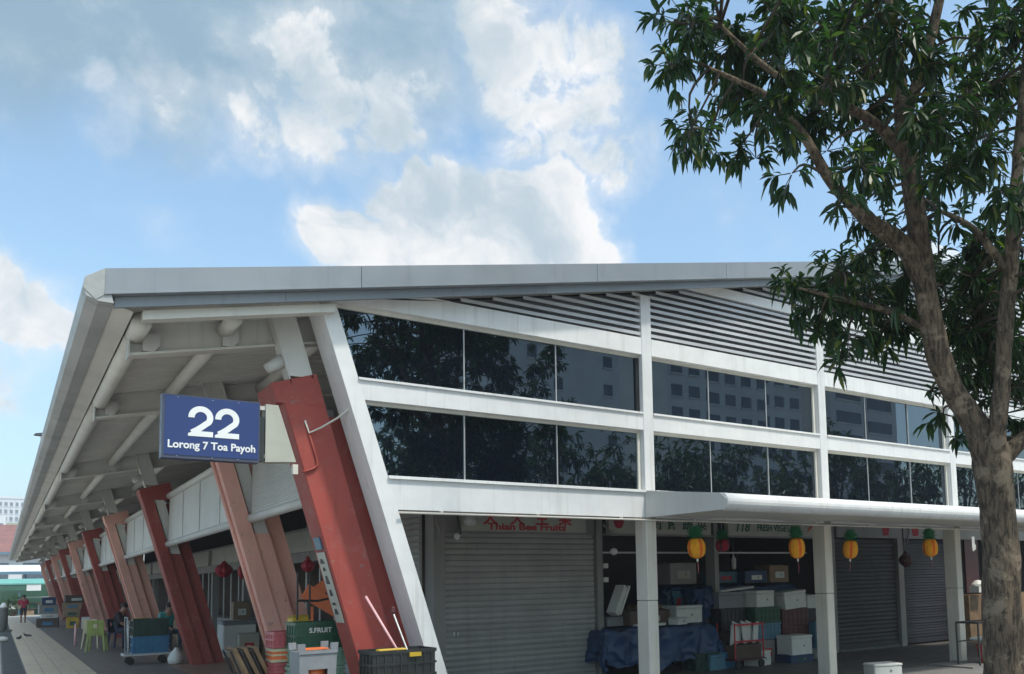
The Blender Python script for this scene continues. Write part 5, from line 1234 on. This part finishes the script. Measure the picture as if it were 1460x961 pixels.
MB().lathe([(.2, 0), (.28, .4), (.3, .42), (.26, .42)], (0, 0, 0), 12).build('pot', 'dark_cardboard', pl, world=False, smooth=True)
pm = MB()
for q in range(40):
    d = Vector((rnd.gauss(0, 1), rnd.gauss(0, 1), abs(rnd.gauss(0, 1)) + .4)).normalized(); rosette(pm, Vector((0, 0, .5)) + d * rnd.uniform(.2, 1.1), d, 6, .4, rnd)
pm.build('foliage', 'leaf', pl, world=False, kind='stuff')
# white block beyond the roof, glimpsed through the mango branches
block('apartment_block', 'white apartment block glimpsed through the mango branches beyond the roof', 91, 125, 66, 84, 43.5, -1, 'far_white', 9, 13, 1.6, 1.5, 3.0, cat='apartment block')

# ================================================================== PEOPLE AND BIRDS
def skin_body(name, joints, edges, mats, region, parent, sub=2):
    """joints: list of (pos, radius); edges index pairs; region(i of nearest joint)-> material index"""
    me = bpy.data.meshes.new(name); me.from_pydata([j[0] for j in joints], edges, [])
    o = bpy.data.objects.new(name, me); COL.objects.link(o)
    o.modifiers.new('s', 'SKIN'); m2 = o.modifiers.new('u', 'SUBSURF'); m2.levels = sub
    for v, j in zip(me.skin_vertices[0].data, joints):
        r_ = j[1]; v.radius = r_ if isinstance(r_, tuple) else (r_, r_)
    me.skin_vertices[0].data[0].use_root = True
    dg = bpy.context.evaluated_depsgraph_get()
    nm = bpy.data.meshes.new_from_object(o.evaluated_get(dg)); bpy.data.objects.remove(o)
    nm.materials.clear()
    for k in mats: nm.materials.append(MATS[k])
    J = [Vector(j[0]) for j in joints]
    for p in nm.polygons:
        c = p.center; best = min(range(len(edges)), key=lambda e: seg_d(c, J[edges[e][0]], J[edges[e][1]]))
        p.material_index = region[best]; p.use_smooth = True
    q = bpy.data.objects.new(name, nm); COL.objects.link(q); q.parent = parent
    return q
def seg_d(p, a, b):
    t = max(0, min(1, (p - a).dot(b - a) / max(1e-9, (b - a).length_squared))); return (p - a - (b - a) * t).length
def person(loc, rz, J, label, shirt, bottoms, shoes, sleeves=True, long_leg=True):
    e = empty('person', loc, label, 'person', None, rz)
    names = ['pelvis', 'waist', 'chest', 'neck', 'head0', 'head1', 'hipL', 'kneeL', 'ankleL', 'toeL', 'hipR', 'kneeR', 'ankleR', 'toeR', 'shL', 'elL', 'wrL', 'haL', 'shR', 'elR', 'wrR', 'haR']
    rad = dict(pelvis=(.16, .12), waist=(.15, .11), chest=(.17, .12), neck=.055, head0=.085, head1=.088, hipL=.095, kneeL=.062, ankleL=.042, toeL=.036, hipR=.095, kneeR=.062, ankleR=.042, toeR=.036, shL=.062, elL=.045, wrL=.032, haL=.03, shR=.062, elR=.045, wrR=.032, haR=.03)
    ix = {n: i for i, n in enumerate(names)}
    E = [('pelvis', 'waist', 1), ('waist', 'chest', 1), ('chest', 'neck', 0), ('neck', 'head0', 0), ('head0', 'head1', 0)]
    for s in 'LR':
        E += [('pelvis', 'hip' + s, 2), ('hip' + s, 'knee' + s, 2), ('knee' + s, 'ankle' + s, 2 if long_leg else 0), ('ankle' + s, 'toe' + s, 3), ('chest', 'sh' + s, 1), ('sh' + s, 'el' + s, 1 if sleeves else 0), ('el' + s, 'wr' + s, 0), ('wr' + s, 'ha' + s, 0)]
    skin_body('body', [(J[n], rad[n]) for n in names], [(ix[a], ix[b]) for a, b, _ in E], ['skin', shirt, bottoms, shoes], [r_ for _, _, r_ in E], e)
    h0, h1 = Vector(J['head0']), Vector(J['head1']); c = (h0 + h1) / 2
    hb_ = MB(); n = 14
    prof = [(.100 * math.sin(R(a)), .115 * math.cos(R(a))) for a in (95, 75, 55, 35, 15, 3)]
    hb_.lathe(prof, (c.x, c.y + .016, c.z + .025), n); hb_.build('hair', 'hair', e, world=False, smooth=True)
    f = MB(); f.obox((c.x, c.y - .098, c.z - .005), (.013, 0, 0), (0, .014, 0), (0, 0, .02)); f.build('nose', 'skin', e, world=False)
    for s in (-1, 1):
        MB().lathe([(.002, -.011), (.010, 0), (.002, .011)], (c.x + s * .033, c.y - .083, c.z + .018), 8).build('eye', 'hair', e, world=False)
        MB().obox((c.x + s * .092, c.y, c.z), (.008, 0, 0), (0, .018, 0), (0, 0, .03)).build('ear', 'skin', e, world=False)
        hnd = Vector(J['haL' if s < 0 else 'haR'])
        for k in range(4): MB().tube([hnd + Vector((0, -.018 + k * .012, -.012)), hnd + Vector((s * .004, -.022 + k * .012, -.052 - .006 * (k in (1, 2)))), hnd + Vector((-s * .008, -.026 + k * .012, -.082 - .008 * (k in (1, 2)))) ], [.009, .008, .006], 6).build('finger', 'skin', e, world=False, smooth=True)
        MB().tube([hnd + Vector((0, -.026, .01)), hnd + Vector((0, -.05, -.02)), hnd + Vector((0, -.055, -.045))], [.010, .009, .007], 6).build('thumb', 'skin', e, world=False, smooth=True)
    return e
stand = dict(pelvis=(0, 0, .86), waist=(0, 0, 1.02), chest=(0, .01, 1.22), neck=(0, 0, 1.37), head0=(0, -.01, 1.44), head1=(0, -.015, 1.50), hipL=(-.09, 0, .80), kneeL=(-.10, -.06, .46), ankleL=(-.10, -.02, .08), toeL=(-.11, -.15, .035), hipR=(.09, 0, .80), kneeR=(.10, .0, .45), ankleR=(.11, .10, .09), toeR=(.12, -.02, .035), shL=(-.19, .01, 1.29), elL=(-.25, .03, 1.04), wrL=(-.24, -.06, .84), haL=(-.24, -.09, .77), shR=(.19, .01, 1.29), elR=(.25, .05, 1.04), wrR=(.25, -.02, .83), haR=(.25, -.05, .76))
person((1.20, 60.0, .008), R(8), stand, 'person in red shirt and dark shorts walking along the covered walkway', 'cloth_red', 'cloth_dark', 'cloth_dark', long_leg=False)
sit = dict(pelvis=(0, .08, .50), waist=(0, .10, .66), chest=(0, .03, .90), neck=(0, -.03, 1.05), head0=(0, -.08, 1.11), head1=(0, -.11, 1.17), hipL=(-.10, .02, .50), kneeL=(-.14, -.40, .50), ankleL=(-.14, -.38, .10), toeL=(-.15, -.51, .035), hipR=(.10, .02, .50), kneeR=(.14, -.40, .50), ankleR=(.13, -.34, .10), toeR=(.13, -.47, .035), shL=(-.19, .03, .96), elL=(-.25, -.10, .72), wrL=(-.15, -.30, .60), haL=(-.10, -.36, .60), shR=(.19, .03, .96), elR=(.25, -.10, .72), wrR=(.15, -.30, .60), haR=(.10, -.36, .60))
person((2.86, 28.3, .0085), R(60), sit, 'person in dark clothes sitting hunched on the navy chair', 'cloth_dark', 'cloth_navy', 'cloth_dark')
person((3.70, 25.85, .0085), R(20), sit, 'person in a teal shirt sitting behind the platform trolley', 'cloth_teal', 'cloth_navy', 'cloth_dark')
def bird(loc, rz, label, s=1.0):
    e = empty('pigeon', loc, label, 'bird', 'pigeons on the walkway', rz); e.scale = (s, s, s)
    J = [((0, 0, .11), .055), ((0, .10, .10), .035), ((0, .19, .085), .015), ((0, -.07, .14), .045), ((0, -.105, .185), .026), ((0, -.115, .22), .024), ((0, -.15, .215), .007)]
    skin_body('body', J, [(0, 1), (1, 2), (0, 3), (3, 4), (4, 5), (5, 6)], ['feather'], [0] * 6, e)
    for x in (-.02, .02): MB().tube([(x, 0, .09), (x, .005, .003), (x, -.035, .002)], .004, 5).build('leg', 'plastic_pink', e, world=False)
    for x in (-1, 1): MB().obox((x * .05, .04, .12), (.006, 0, 0), (0, .10, -.02), (0, .008, .035)).build('wing', 'feather', e, world=False)
bird((.64, 36.2, .016), R(20), 'dark pigeon walking on beige tiles, the one closer to the drain', .85)
bird((.90, 38.2, .016), R(-100), 'dark pigeon on beige tiles, the one closer to the dark tiles', .85)
bird((.515, 17.9, 4.28), R(100), 'small dark bird perched on the edge of the roof gutter', .6)

# ================================================================== HAZE
hz = MB().box(-305, 305, -125, 605, -1.0, 62.0).build('haze', 'white_paint', None, kind='stuff', label='thin pale haze in the air over the street', cat='haze')
hm = bpy.data.materials.new('haze'); hm.use_nodes = True; t = hm.node_tree; t.nodes.clear()
pv = t.nodes.new('ShaderNodeVolumePrincipled'); pv.inputs['Color'].default_value = (0.92, 0.95, 1.0, 1); pv.inputs['Density'].default_value = 0.0011
ot = t.nodes.new('ShaderNodeOutputMaterial'); t.links.new(pv.outputs[0], ot.inputs['Volume'])
hz.data.materials.clear(); hz.data.materials.append(hm)
